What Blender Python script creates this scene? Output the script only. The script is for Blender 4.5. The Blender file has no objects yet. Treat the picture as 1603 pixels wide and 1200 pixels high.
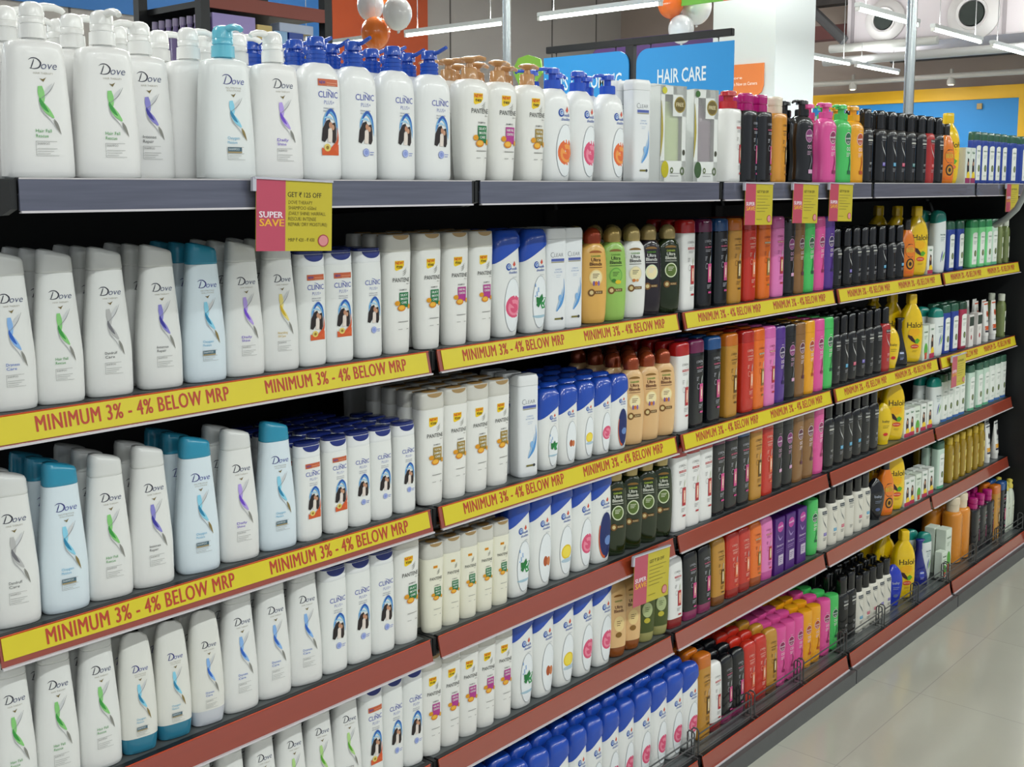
import bpy, bmesh, math, random
from mathutils import Vector, Matrix
from mathutils.geometry import tessellate_polygon
random.seed(11)
scene = bpy.context.scene
COL = scene.collection

# ------------------------------------------------------------------ camera, world, exposure
CAM = Vector((-0.6867, -1.5979, 1.6)); PITCH = 0.1161; YAW = 0.7184; FPX = 1781.1; PPX, PPY = 801.5, 500.0
FW = Vector((math.cos(YAW)*math.cos(PITCH), math.sin(YAW)*math.cos(PITCH), -math.sin(PITCH)))
RT = Vector((math.sin(YAW), -math.cos(YAW), 0)); UP = RT.cross(FW)
cd = bpy.data.cameras.new('camera'); cam = bpy.data.objects.new('camera', cd); COL.objects.link(cam)
cd.sensor_width = 36; cd.lens = FPX/1603*36; cd.shift_y = -100/1603; cd.clip_end = 100
M = Matrix.Identity(4)
for i in range(3):
    M[i][0] = RT[i]; M[i][1] = UP[i]; M[i][2] = -FW[i]; M[i][3] = CAM[i]
cam.matrix_world = M
scene.camera = cam

w = bpy.data.worlds.new('store_air'); scene.world = w; w.use_nodes = True
w.node_tree.nodes['Background'].inputs[0].default_value = (0.86, 0.92, 1.0, 1)
w.node_tree.nodes['Background'].inputs[1].default_value = 0.42
scene.view_settings.view_transform = 'Standard'; scene.view_settings.look = 'None'
scene.view_settings.gamma = 1; scene.view_settings.exposure = 0.0

TUBES = []          # (centre, direction) of every fluorescent tube, the added fill ones too, filled here, fittings built in the background section
for x in (-1.9, -0.3, 1.3, 2.9, 4.5, 6.1, 7.7, 9.3): TUBES.append(((x, -2.2, 3.0), 'x', 0))
for x in (-1.9, 0.5, 2.9, 5.3, 7.7): TUBES.append(((x, -4.2, 3.0), 'x', 0))
for x in (-0.6, 1.2, 3.0, 4.8): TUBES.append(((x, 0.9, 3.0), 'x', 0))
for x in (8.58, 10.13, 11.65): TUBES.append(((x, 2.38, 3.0), 'x', 1))
for x in (9.6, 11.18, 12.55): TUBES.append(((x, 4.2, 3.0), 'x', 1))
for y in (7.2, 5.6, 4.0): TUBES.append(((6.75, y, 3.0), 'y', 1))
TUBES.append(((4.28, 4.25, 2.93), 'y', 1))
for x, y in ((1.0, 5.8), (-1.5, 5.8), (-4, 5.8)): TUBES.append(((x, y, 3.0), 'x', 1))  # unseen tubes added beside the view to brighten the background
for x, y in ((3.6, 6.6), (7.8, 6.6), (5.0, 3.6), (8.6, 3.4), (11.5, 6.2), (11.6, 1.0), (7.5, 1.6)): TUBES.append(((x, y, 4.25), 'y', 2))  # high tubes added above the view as fill light for the background
LAMP_W = 20.0
for k, (c, ax, vis) in enumerate(TUBES):
    ld = bpy.data.lights.new('tube_light', 'AREA'); ld.shape = 'RECTANGLE'; ld.size = 1.18; ld.size_y = 0.05
    ld.energy = LAMP_W*(1, 1.25, 2.1)[vis]; ld.color = (0.95, 1.0, 0.97)
    lo = bpy.data.objects.new('tube_light', ld); COL.objects.link(lo)
    lo.location = (c[0], c[1], c[2]-0.035); lo.rotation_euler = (0, 0, 0 if ax == 'x' else math.pi/2)
    l2 = ld.copy(); l2.energy = ld.energy*.8; lu = bpy.data.objects.new('tube_light', l2); COL.objects.link(lu)      # the open tube also lights the ceiling
    lu.location = (c[0], c[1], c[2]+0.04); lu.rotation_euler = (math.pi, 0, 0 if ax == 'x' else math.pi/2)

# ------------------------------------------------------------------ helpers
def ray(u, v): return FW + RT*((u-PPX)/FPX) - UP*((v-PPY)/FPX)
def atY(u, v, Y): d = ray(u, v); return CAM + d*((Y-CAM.y)/d.y)
def atX(u, v, X): d = ray(u, v); return CAM + d*((X-CAM.x)/d.x)
def atZ(u, v, Z): d = ray(u, v); return CAM + d*((Z-CAM.z)/d.z)
def atD(u, v, D): return CAM + ray(u, v)*D
def x_on(u, Y, z):
    a = (u-PPX); dy = Y-CAM.y; dz = z-CAM.z
    return CAM.x + (FPX*RT.y*dy - a*(FW.y*dy + FW.z*dz)) / (a*FW.x - FPX*RT.x)

def lin(h):
    h = h.lstrip('#'); o = []
    for i in (0, 2, 4):
        c = int(h[i:i+2], 16)/255; o.append(c/12.92 if c <= .04045 else ((c+.055)/1.055)**2.4)
    return (*o, 1)
_m = {}
def mat(hexc, rough=.35, coat=0., trans=0., metal=0., emit=0., spec=.5, alpha=1.):
    k = (hexc, rough, coat, trans, metal, emit, spec, alpha)
    if k in _m: return _m[k]
    m = bpy.data.materials.new('surface_%d' % len(_m)); m.use_nodes = True
    b = m.node_tree.nodes['Principled BSDF']; I = b.inputs
    I['Base Color'].default_value = lin(hexc); I['Roughness'].default_value = rough
    I['Coat Weight'].default_value = coat; I['Coat Roughness'].default_value = .08; I['Coat IOR'].default_value = 1.75 if coat > .85 else 1.5
    I['Transmission Weight'].default_value = trans; I['Metallic'].default_value = metal
    I['Specular IOR Level'].default_value = spec; I['Alpha'].default_value = alpha
    if emit:
        I['Emission Color'].default_value = lin(hexc); I['Emission Strength'].default_value = emit
    _m[k] = m
    return m
def noisy(m, scale=40, amt=.15, bump=0., stretch=None):
    """a little procedural unevenness in colour and roughness"""
    nt = m.node_tree; b = nt.nodes['Principled BSDF']
    tc = nt.nodes.new('ShaderNodeTexCoord'); n = nt.nodes.new('ShaderNodeTexNoise'); n.inputs['Scale'].default_value = scale; n.inputs['Detail'].default_value = 4
    if stretch:
        mp_ = nt.nodes.new('ShaderNodeMapping'); mp_.inputs['Scale'].default_value = stretch
        nt.links.new(tc.outputs['Object'], mp_.inputs[0]); nt.links.new(mp_.outputs[0], n.inputs['Vector'])
    else: nt.links.new(tc.outputs['Object'], n.inputs['Vector'])
    mx = nt.nodes.new('ShaderNodeMix'); mx.data_type = 'RGBA'
    c = tuple(b.inputs['Base Color'].default_value)
    mx.inputs['A'].default_value = tuple(x*(1-amt) for x in c[:3])+(1,); mx.inputs['B'].default_value = tuple(min(1, x*(1+amt)) for x in c[:3])+(1,)
    nt.links.new(n.outputs['Fac'], mx.inputs['Factor']); nt.links.new(mx.outputs['Result'], b.inputs['Base Color'])
    if bump:
        bp = nt.nodes.new('ShaderNodeBump'); bp.inputs['Strength'].default_value = bump; bp.inputs['Distance'].default_value = .002
        nt.links.new(n.outputs['Fac'], bp.inputs['Height']); nt.links.new(bp.outputs['Normal'], b.inputs['Normal'])
    return m

def mesh_from(name, V, Fc, mats, mi=None, smooth=True, ang=40):
    me = bpy.data.meshes.new(name); me.from_pydata(V, [], Fc)
    for m in mats: me.materials.append(m)
    if mi: me.polygons.foreach_set('material_index', mi)
    if smooth:
        me.polygons.foreach_set('use_smooth', [True]*len(me.polygons)); me.set_sharp_from_angle(angle=math.radians(ang))
    me.update(); return me
def obj(name, me, parent=None, loc=None):
    o = bpy.data.objects.new(name, me); COL.objects.link(o)
    if parent: o.parent = parent
    if loc: o.location = loc
    return o
def empty(name, loc=(0, 0, 0)):
    o = bpy.data.objects.new(name, None); COL.objects.link(o); o.location = loc; o.empty_display_size = .02; return o
def tag(o, label=None, cat=None, group=None, kind=None):
    if label: o['label'] = label
    if cat: o['category'] = cat
    if group: o['group'] = group
    if kind: o['kind'] = kind
    return o
class MB:
    """collects boxes, tubes and lathes in one mesh"""
    def __init__(s): s.V = []; s.F = []
    def add(s, V, F):
        n = len(s.V); s.V += [tuple(v) for v in V]; s.F += [tuple(i+n for i in f) for f in F]; return s
    def box(s, a, b, bev=0.):
        x0, y0, z0 = a; x1, y1, z1 = b
        bm = bmesh.new(); bmesh.ops.create_cube(bm, size=1)
        for v in bm.verts: v.co = ((x0+x1)/2+v.co.x*(x1-x0), (y0+y1)/2+v.co.y*(y1-y0), (z0+z1)/2+v.co.z*(z1-z0))
        if bev: bmesh.ops.bevel(bm, geom=bm.edges[:], offset=bev, segments=2, affect='EDGES')
        bm.verts.index_update(); s.add([v.co[:] for v in bm.verts], [[v.index for v in f.verts] for f in bm.faces]); bm.free(); return s
    def prism(s, pts, axis, a, b):
        """polygon extruded along an axis; pts in the two other axes, in order"""
        n = len(pts)
        def mk(p, t): q = list(p); q.insert('xyz'.index(axis), t); return q
        return s.add([mk(p, a) for p in pts]+[mk(p, b) for p in pts],
                     [list(range(n))[::-1], list(range(n, 2*n))]+[[i, (i+1) % n, n+(i+1) % n, n+i] for i in range(n)])
    def tube(s, pts, r, seg=8):
        pts = [Vector(p) for p in pts]; rs = r if isinstance(r, (list, tuple)) else [r]*len(pts)
        V = []; F = []; up = Vector((0, 0, 1))
        for i, p in enumerate(pts):
            d = (pts[min(i+1, len(pts)-1)]-pts[max(i-1, 0)]).normalized()
            a = d.cross(up if abs(d.z) < .95 else Vector((1, 0, 0))).normalized(); b = d.cross(a)
            V += [p+(a*math.cos(6.2832*k/seg)+b*math.sin(6.2832*k/seg))*rs[i] for k in range(seg)]
        for i in range(len(pts)-1):
            for k in range(seg): F.append([i*seg+k, i*seg+(k+1) % seg, (i+1)*seg+(k+1) % seg, (i+1)*seg+k])
        F += [list(range(seg))[::-1], list(range((len(pts)-1)*seg, len(pts)*seg))]
        return s.add(V, F)
    def lathe(s, prof, c=(0, 0), seg=20, sy=1.):
        V = []; F = []
        for z, r in prof: V += [(c[0]+r*math.cos(6.2832*k/seg), c[1]+sy*r*math.sin(6.2832*k/seg), z) for k in range(seg)]
        for i in range(len(prof)-1):
            for k in range(seg): F.append([i*seg+k, i*seg+(k+1) % seg, (i+1)*seg+(k+1) % seg, (i+1)*seg+k])
        F += [list(range(seg))[::-1], list(range((len(prof)-1)*seg, len(prof)*seg))]
        return s.add(V, F)
    def mesh(s, name, m, smooth=True, ang=40): return mesh_from(name, s.V, s.F, [m], None, smooth, ang)
    def build(s, name, m, parent=None, smooth=True): return obj(name, s.mesh(name, m, smooth), parent)

# ------------------------------------------------------------------ lofted bodies and the prints on them
def resample(ctrl, step=8.):
    """ctrl rows (z, half width, half depth, x offset, exponent) in mm -> dense rows"""
    R = [(r+(0., 3.))[:5] if len(r) == 3 else (r+(3.,))[:5] if len(r) == 4 else r for r in ctrl]
    out = []
    for i in range(len(R)-1):
        p0, p1, p2, p3 = R[max(i-1, 0)], R[i], R[i+1], R[min(i+2, len(R)-1)]
        n = max(1, int(round((p2[0]-p1[0])/step)))
        for k in range(n):
            t = k/n; row = [p1[0]+(p2[0]-p1[0])*t]
            for j in range(1, 5):
                dz = p2[0]-p1[0]
                def slope(a, b, c):
                    s1 = (b[j]-a[j])/max(b[0]-a[0], 1e-6) if b[0] > a[0] else 0; s2 = (c[j]-b[j])/max(c[0]-b[0], 1e-6) if c[0] > b[0] else 0
                    return 0 if s1*s2 <= 0 else 2*s1*s2/(s1+s2)
                m1 = slope(p0, p1, p2) if i > 0 else (p2[j]-p1[j])/dz
                m2 = slope(p1, p2, p3) if i < len(R)-2 else (p2[j]-p1[j])/dz
                h = t*t*(3-2*t)
                row.append(p1[j]*(2*t**3-3*t*t+1)+p2[j]*h+dz*(m1*(t**3-2*t*t+t)+m2*(t**3-t*t)))
            out.append(tuple(row))
    out.append(R[-1]); return out
class Loft:
    def __init__(s, ctrl, step=9., slant_top=0., slant_bot=0., seg=26):
        s.R = resample(ctrl, step); s.seg = seg; s.st = slant_top; s.sb = slant_bot
    def at(s, z):
        R = s.R
        if z <= R[0][0]: return R[0][1:]
        for a, b in zip(R, R[1:]):
            if z <= b[0]:
                t = (z-a[0])/max(b[0]-a[0], 1e-6); return [a[j]+(b[j]-a[j])*t for j in range(1, 5)]
        return R[-1][1:]
    def front(s, x, z):
        w_, d_, xo, n = s.at(z); t = min(abs(x-xo)/w_, .985)
        return -d_*(1-t**n)**(1/n)
    def mesh(s, name, m):
        V = []; F = []; N = s.seg; R = s.R; z0, z1 = R[0][0], R[-1][0]
        for z, w_, d_, xo, n in R:
            for k in range(N):
                a = 2*math.pi*k/N; c, sn = math.cos(a), math.sin(a)
                x = w_*math.copysign(abs(c)**(2/n), c); y = d_*math.copysign(abs(sn)**(2/n), sn)
                t = (z-z0)/max(z1-z0, 1e-6); zz = z + s.st*t*t*(-x/max(w_, 1))*w_/30 + s.sb*(1-t)*(x/30)
                V.append(((x+xo)/1000, y/1000, zz/1000))
        for i in range(len(R)-1):
            for k in range(N): F.append([i*N+k, i*N+(k+1) % N, (i+1)*N+(k+1) % N, (i+1)*N+k])
        F += [list(range(N))[::-1], list(range((len(R)-1)*N, len(R)*N))]
        return mesh_from(name, V, F, [m], None, True, 50)

_t = {}
def text2d(txt, bold=0., shear=0., res=2, sp=1.):
    k = (txt, bold, shear, res, sp)
    if k in _t: return _t[k]
    cu = bpy.data.curves.new('t', 'FONT'); cu.body = txt; cu.size = 1; cu.offset = bold; cu.shear = shear
    cu.resolution_u = res; cu.fill_mode = 'FRONT'; cu.space_character = sp
    o = bpy.data.objects.new('t', cu); COL.objects.link(o)
    me = bpy.data.meshes.new_from_object(o)
    V = [(v.co.x, v.co.y) for v in me.vertices]; F = [tuple(p.vertices) for p in me.polygons]
    bpy.data.objects.remove(o); bpy.data.curves.remove(cu); bpy.data.meshes.remove(me)
    if V:
        x0 = min(v[0] for v in V); x1 = max(v[0] for v in V); V = [(x-x0, y) for x, y in V]; wd = x1-x0
    else: wd = 1
    _t[k] = (V, F, wd); return _t[k]
class Print:
    """flat print in (x, z) millimetres laid on the front of a surface; layers stack outwards"""
    def __init__(s, surf, eps=.35): s.surf = surf; s.V = []; s.F = []; s.mi = []; s.mats = []; s.e = eps; s.n = 0
    def _add(s, P, F, c):
        m = c if not isinstance(c, str) else mat(c, .4)
        if m not in s.mats: s.mats.append(m)
        i = s.mats.index(m); n = len(s.V); e = s.e+.07*s.n; s.n += 1
        s.V += [(x/1000, (s.surf(x, z)-e)/1000, z/1000) for x, z in P]
        s.F += [tuple(k+n for k in f) for f in F]; s.mi += [i]*len(F); return s
    def rect(s, x0, z0, x1, z1, c, n=0):
        n = n or max(1, int(abs(x1-x0)/6)); k = max(1, int(abs(z1-z0)/14)); P = []; F = []
        for j in range(k+1):
            for i in range(n+1): P.append((x0+(x1-x0)*i/n, z0+(z1-z0)*j/k))
        for j in range(k):
            for i in range(n): a = j*(n+1)+i; F.append((a, a+1, a+n+2, a+n+1))
        return s._add(P, F, c)
    def ell(s, cx, cz, rx, rz, c, seg=20, lo=0., hi=6.28319, ring=0.):
        P = []; F = []; K = 3 if not ring else 1
        rs = [ring, 1.] if ring else [0.02, .4, .75, 1.]
        for r in rs:
            for i in range(seg+1): a = lo+(hi-lo)*i/seg; P.append((cx+rx*r*math.cos(a), cz+rz*r*math.sin(a)))
        for j in range(len(rs)-1):
            for i in range(seg): a = j*(seg+1)+i; F.append((a, a+seg+1, a+seg+2, a+1))
        return s._add(P, F, c)
    def stroke(s, pts, c, seg=5):
        """pts (x, z, width)"""
        Q = []
        for i in range(len(pts)-1):
            p0, p1, p2, p3 = pts[max(i-1, 0)], pts[i], pts[i+1], pts[min(i+2, len(pts)-1)]
            for k in range(seg):
                t = k/seg; Q.append(tuple(.5*((2*p1[j])+(-p0[j]+p2[j])*t+(2*p0[j]-5*p1[j]+4*p2[j]-p3[j])*t*t+(-p0[j]+3*p1[j]-3*p2[j]+p3[j])*t**3) for j in range(3)))
        Q.append(pts[-1]); P = []; F = []
        for i, q in enumerate(Q):
            a, b = Q[max(i-1, 0)], Q[min(i+1, len(Q)-1)]; dx, dz = b[0]-a[0], b[1]-a[1]; L = math.hypot(dx, dz) or 1
            h = max(q[2], .05)/2; P += [(q[0]-dz/L*h, q[1]+dx/L*h), (q[0]+dz/L*h, q[1]-dx/L*h)]
        for i in range(len(Q)-1): F.append((2*i, 2*i+1, 2*i+3, 2*i+2))
        return s._add(P, F, c)
    def poly(s, pts, c, lift=0.):
        T = tessellate_polygon([[Vector((x, z, 0)) for x, z in pts]]); s.e += lift; s._add(pts, [tuple(t) for t in T], c); s.e -= lift; return s
    def text(s, txt, x, z, size, c, bold=0., shear=0., al='c', fit=0., res=2, sp=1., dz=0.):
        if bold > .012:      # heavy letters: the same outline laid twice, slightly shifted
            o = size*bold*.9; s.text(txt, x-o, z, size, c, .004, shear, al, fit, res, sp, dz); x += o; bold = .004
        """size: cap height in mm; fit: full width in mm"""
        V, F, wd = text2d(txt, bold, shear, res, sp); k = size/.69; kx = fit/wd if fit else k
        x0 = x-(wd*kx/2 if al == 'c' else wd*kx if al == 'r' else 0)
        return s._add([(x0+a*kx, z+b*k+dz*a*kx) for a, b in V], F, c)
    def lines(s, x, z, wd, n, step, c, h=.7):
        for i in range(n): s.rect(x, z-i*step, x+wd*(1-.18*((i*7) % 3)), z-i*step+h, c)
        return s
    def mesh(s, name='label'): return mesh_from(name, s.V, s.F, s.mats, s.mi, False)
# ------------------------------------------------------------------ product kinds
# every kind: dict(name, cat, desc, w, d, h (m), parts=[(part name, mesh, label or None)])
KIND = {}
def merge(a, b): return a.add(b.V, b.F)
def tc(s, m): return mat(s, m)
WHITE = 'eceeec'

def pump(kind, z, hexc, rot=0., sc=1., r=17.):
    """dispenser on a bottle neck, z in mm"""
    b = MB()
    if kind == 'dome':
        b.lathe([(-1, r*.8), (3, r*.8), (3, r+1), (20, r+.5), (20.5, r-2.5), (22, r-2.5), (22.5, r-1), (30, r-1), (30.5, r-1.6), (31, r-1), (42, r-1.5), (47, r-4), (50, r-9), (51, 2)], seg=22)
        sp = [((6, 0, 43), 6), ((18, 0, 46), 5.5), ((30, 0, 46), 5), ((40, 0, 43), 4.5), ((43, 0, 40), 4)]
    elif kind == 'blue':
        b.lathe([(-1, r*.8), (0, r), (5, r), (5.5, r-1), (7, r-1), (7.5, r), (12, r), (12.5, r-1), (14, r-1), (14.5, r), (20, r), (21, r-1.5), (22, r-6), (27, r-7), (27.5, r-2), (40, r-2.5), (43, r-5), (44, 2)], seg=22)
        sp = [((6, 0, 37), 4), ((24, 0, 39), 3.8), ((44, 0, 46), 3.4)]
    elif kind == 'wing':
        b.lathe([(-1, r*.8), (0, r), (22, r-1), (24, r-3), (25, r-9), (33, r-11), (34, r-7), (40, r+3), (43, r+2), (46, r-6), (47, 2)], seg=22)
        sp = [((8, 0, 41), 6), ((24, 0, 42), 5.5), ((38, 0, 39), 4)]
    else:
        b.lathe([(-1, r*.8), (0, r+1), (16, r+1), (16.5, r), (18, r), (19, r-9), (30, r-9), (31, r-1), (41, r-2), (43, r-6), (43.5, 2)], seg=20)
        sp = [((6, 0, 38), 4.5), ((22, 0, 40), 4), ((38, 0, 38), 3.5), ((42, 0, 34), 3)]
    b.tube([p for p, _ in sp], [q for _, q in sp], 8)
    c, s = math.cos(rot), math.sin(rot)
    b.V = [((x*c-y*s)*sc/1000, (x*s+y*c)*sc/1000, (z+q*sc)/1000) for x, y, q in b.V]
    return b.mesh('pump', mat(hexc, .22, .3), True, 50)

DOVE = {'green': ('8ad07c', '3c9c44', 'Hair Fall', 'Rescue', 'green ribbon'), 'violet': ('8c88d4', '38349c', 'Intense', 'Repair', 'indigo ribbon'),
        'grey': ('bcbcbc', '74747a', 'Dandruff', 'Care', 'grey ribbon'), 'blue': ('8cb8ee', '2c62c4', 'Dryness', 'Care', 'blue ribbon'),
        'cyan': ('8fd4ee', '2b86b0', 'Oxygen', 'Moisture', 'pale cyan ribbon'), 'lilac': ('b8a0ea', '7048cc', 'Daily', 'Shine', 'lilac ribbon'),
        'yellow': ('ecda80', 'd0ac20', 'Nourishing', 'Oil Care', 'yellow ribbon'), 'leaf': ('b4dc8c', '5aa82c', 'Nourishing', 'Care', 'pale leaf ribbon')}
def dove_label(surf, v, H, k, cx=2):
    p = Print(surf); a, b, t1, t2, _ = DOVE[v]; ink = '2a2c7c' if v == 'cyan' else '2c2d3e'
    Z = lambda f: f*H
    # wordmark: a swash D then the small letters
    z = Z(.675); s = k
    p.stroke([(cx-17*s, z+10*s, .4), (cx-13*s, z+12.4*s, 1.2), (cx-7*s, z+12*s, 1.4), (cx-2.6*s, z+7*s, 2.1), (cx-5*s, z+1.6*s, 1.6), (cx-11*s, z-.2*s, 1.), (cx-16*s, z+.6*s, .5)], ink)
    p.stroke([(cx-10.4*s, z+11*s, 1.), (cx-12.6*s, z+5*s, 1.5), (cx-14.6*s, z-.3*s, 1.)], ink)
    p.text('ove', cx-2.2*s, z, 9.4*s, '3a4470' if v != 'cyan' else '2e3c9c', -.008, .22, 'l', 19.5*s, 3)
    p.text('HAIR THERAPY' if v != 'cyan' else 'NUTRITIVE', cx, z-6.4*s, 2.4*s, 'a09a88', -.01, 0, 'c', 24*s)
    if v == 'cyan': p.text('SOLUTIONS', cx, z-10*s, 2.4*s, 'a09a88', -.01, 0, 'c', 22*s)
    zb = z-(12.5 if v != 'cyan' else 15)*s
    p.poly([(cx-5*s, zb+1*s), (cx-1*s, zb+.4*s), (cx+3*s, zb+2.6*s), (cx+1*s, zb-.6*s), (cx-.5*s, zb-3*s), (cx-2.5*s, zb-1*s)], '7a6a3c')
    zt = zb-4*s; zl = Z(.30); L = zt-zl; X = lambda q: cx+q*s; Y = lambda q: zl+q*L
    p.stroke([(X(10), Y(1.), .3), (X(4), Y(.84), 5*s), (X(-3), Y(.66), 5*s), (X(-6), Y(.5), 1)], 'd4d6d8')
    p.stroke([(X(-5), Y(.93), 5*s), (X(-4), Y(.78), 8*s), (X(-3), Y(.62), 5*s), (X(-4), Y(.52), 1)], a)
    p.stroke([(X(-6), Y(.7), 1), (X(-4.5), Y(.58), 5*s), (X(2), Y(.42), 7*s), (X(8), Y(.3), 3.5*s), (X(10), Y(.26), 1)], a)
    p.stroke([(X(-6), Y(.68), 1), (X(-4.5), Y(.58), 4.5*s), (X(0), Y(.46), 4*s), (X(4), Y(.38), 1)], b)
    p.stroke([(X(13), Y(1.02), .3), (X(6), Y(.82), .9*s), (X(-5), Y(.66), .6*s)], '8c8c90')
    p.stroke([(X(-7), Y(.6), .4), (X(-4), Y(.4), 1.4*s), (X(6), Y(.2), 1.*s), (X(13), Y(.0), .4)], 'b0b0b4')
    p.stroke([(X(10), Y(.24), .5), (X(13), Y(.12), 4*s), (X(18), Y(-.08), .4)], '8a8a84' if v != 'cyan' else '8c7a48')
    c = b if v in ('green', 'blue', 'lilac', 'yellow') else ('6ab4d8' if v == 'cyan' else '55565a')
    z = Z(.285)
    p.text(t1, X(-13), z, 4*s, c, 0, 0, 'l', 19*s); p.text(t2, X(-13), z-6*s, 4*s, c, 0, 0, 'l', 15*s)
    z = Z(.225)
    if v == 'cyan': p.rect(X(-13), z-5*s, X(9), z+1*s, '4c6c7c'); p.text('SHAMPOO', X(-12), z-3.4*s, 3*s, 'e8eef0', 0, 0, 'l', 17*s); p.rect(X(-13), z-7*s, X(9), z-5*s, 'a89468')
    else: p.text('SHAMPOO', X(-12), z-3*s, 2.6*s, '8c8c8c', 0, 0, 'l', 15*s)
    p.rect(X(-13.6), z-16*s, X(-13.2), z+1*s, '9a9c9a', 1); p.rect(X(-13.6), z+.8*s, X(12), z+1.2*s, '9a9c9a'); p.rect(X(-13.6), z-16.4*s, X(14), z-16*s, '9a9c9a')
    p.lines(X(-12), z-8*s, 24*s, 3, 3*s, 'b0b2b0', .6)
    return p

def dove(v, k=1.):
    teal = v == 'cyan'; body = 'dfecf4' if teal else 'e9eae8'
    L = Loft([(0, 33*k, 20), (2, 36*k, 22.5), (8, 37.5*k, 23.5), (60, 37.5*k, 23.5), (120, 33.5*k, 21.5), (170, 29*k, 19), (197, 26.8*k, 18)])
    C = Loft([(197, 26*k, 17.4), (198, 27*k, 18.2), (212, 26*k, 17.8), (222, 25.4*k, 17.2), (227, 23.5*k, 15.5), (229, 18*k, 11), (229.6, 8*k, 5)], 4, 8.)
    return dict(name='flip_cap_bottle', cat='shampoo bottle', w=.075*k, d=.047, h=.235, desc='teal-capped cyan ribbon bottle' if teal else 'white %s flip-cap bottle' % DOVE[v][4],
        parts=[('body', L.mesh('body', mat(body, .3, .2)), None), ('cap', C.mesh('cap', mat('2f93b4' if teal else 'dfe0de', .25, .3)), 'teal cap' if teal else None), ('label', dove_label(L.front, v, 235, 1.).mesh(), None)])
def dovec(v):
    teal = v == 'cyan'
    B = Loft([(0, 25, 17), (2, 30, 20), (20, 33, 21.5), (30, 34, 22)], 6)
    L = Loft([(28, 34, 22), (50, 34.5, 22), (110, 32, 20), (160, 28, 15), (184, 25, 10), (194, 22, 7), (200, 12, 4)], 9, 4)
    return dict(name='conditioner_bottle', cat='conditioner bottle', w=.069, d=.044, h=.2, desc='teal-footed cyan ribbon conditioner' if teal else 'white %s conditioner' % DOVE[v][4],
        parts=[('body', L.mesh('body', mat('e6e6e0', .3, .2)), None), ('cap', B.mesh('cap', mat('2f7f9c' if teal else 'd0d4dc', .25, .3)), None), ('label', dove_label(L.front, v, 205, .85, 2).mesh(), None)])
def dovep(v, rot=0.):
    teal = v == 'cyan'
    L = Loft([(0, 44, 25), (3, 48, 27), (10, 48, 27), (60, 46.5, 27), (120, 43, 25), (175, 39, 23), (182, 37, 21), (185, 30, 18), (187, 17, 15)])
    return dict(name='pump_bottle', cat='shampoo pump bottle', w=.096, d=.054, h=.24, desc='white bottle with cyan pump' if teal else 'white %s pump bottle' % DOVE[v][4],
        parts=[('body', L.mesh('body', mat('ecf0f0' if teal else 'efefee', .28, .2)), None), ('pump', pump('dome', 186, '6cc4dc' if teal else 'f2f2f0', rot, 1.04), 'cyan pump' if teal else None), ('label', dove_label(L.front, v, 218, 1.12, 4).mesh(), None)])

def women(p, x, z, k, flip=1):
    p.poly([(x-13*k*flip, z-12*k), (x-11*k*flip, z+4*k), (x-5*k*flip, z+14*k), (x+1*k*flip, z+16*k), (x+3*k*flip, z+10*k), (x-1*k*flip, z+4*k), (x-3*k*flip, z-8*k), (x-8*k*flip, z-14*k)], '231a1c')
    p.poly([(x-3*k*flip, z-14*k), (x-2*k*flip, z+3*k), (x+4*k*flip, z+6*k), (x+5*k*flip, z-2*k), (x+4*k*flip, z-14*k)], 'e8dcd4')
    p.poly([(x+5*k*flip, z-14*k), (x+5*k*flip, z+4*k), (x+5*k*flip, z+11*k), (x+10*k*flip, z+12*k), (x+12*k*flip, z+2*k), (x+12*k*flip, z-10*k), (x+9*k*flip, z-15*k)], '2c2020')
    p.ell(x+2*k*flip, z+8.5*k, 3*k, 4*k, 'c08c70'); p.ell(x+6*k*flip, z+5.5*k, 2.6*k, 3.6*k, 'c89678')
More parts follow.
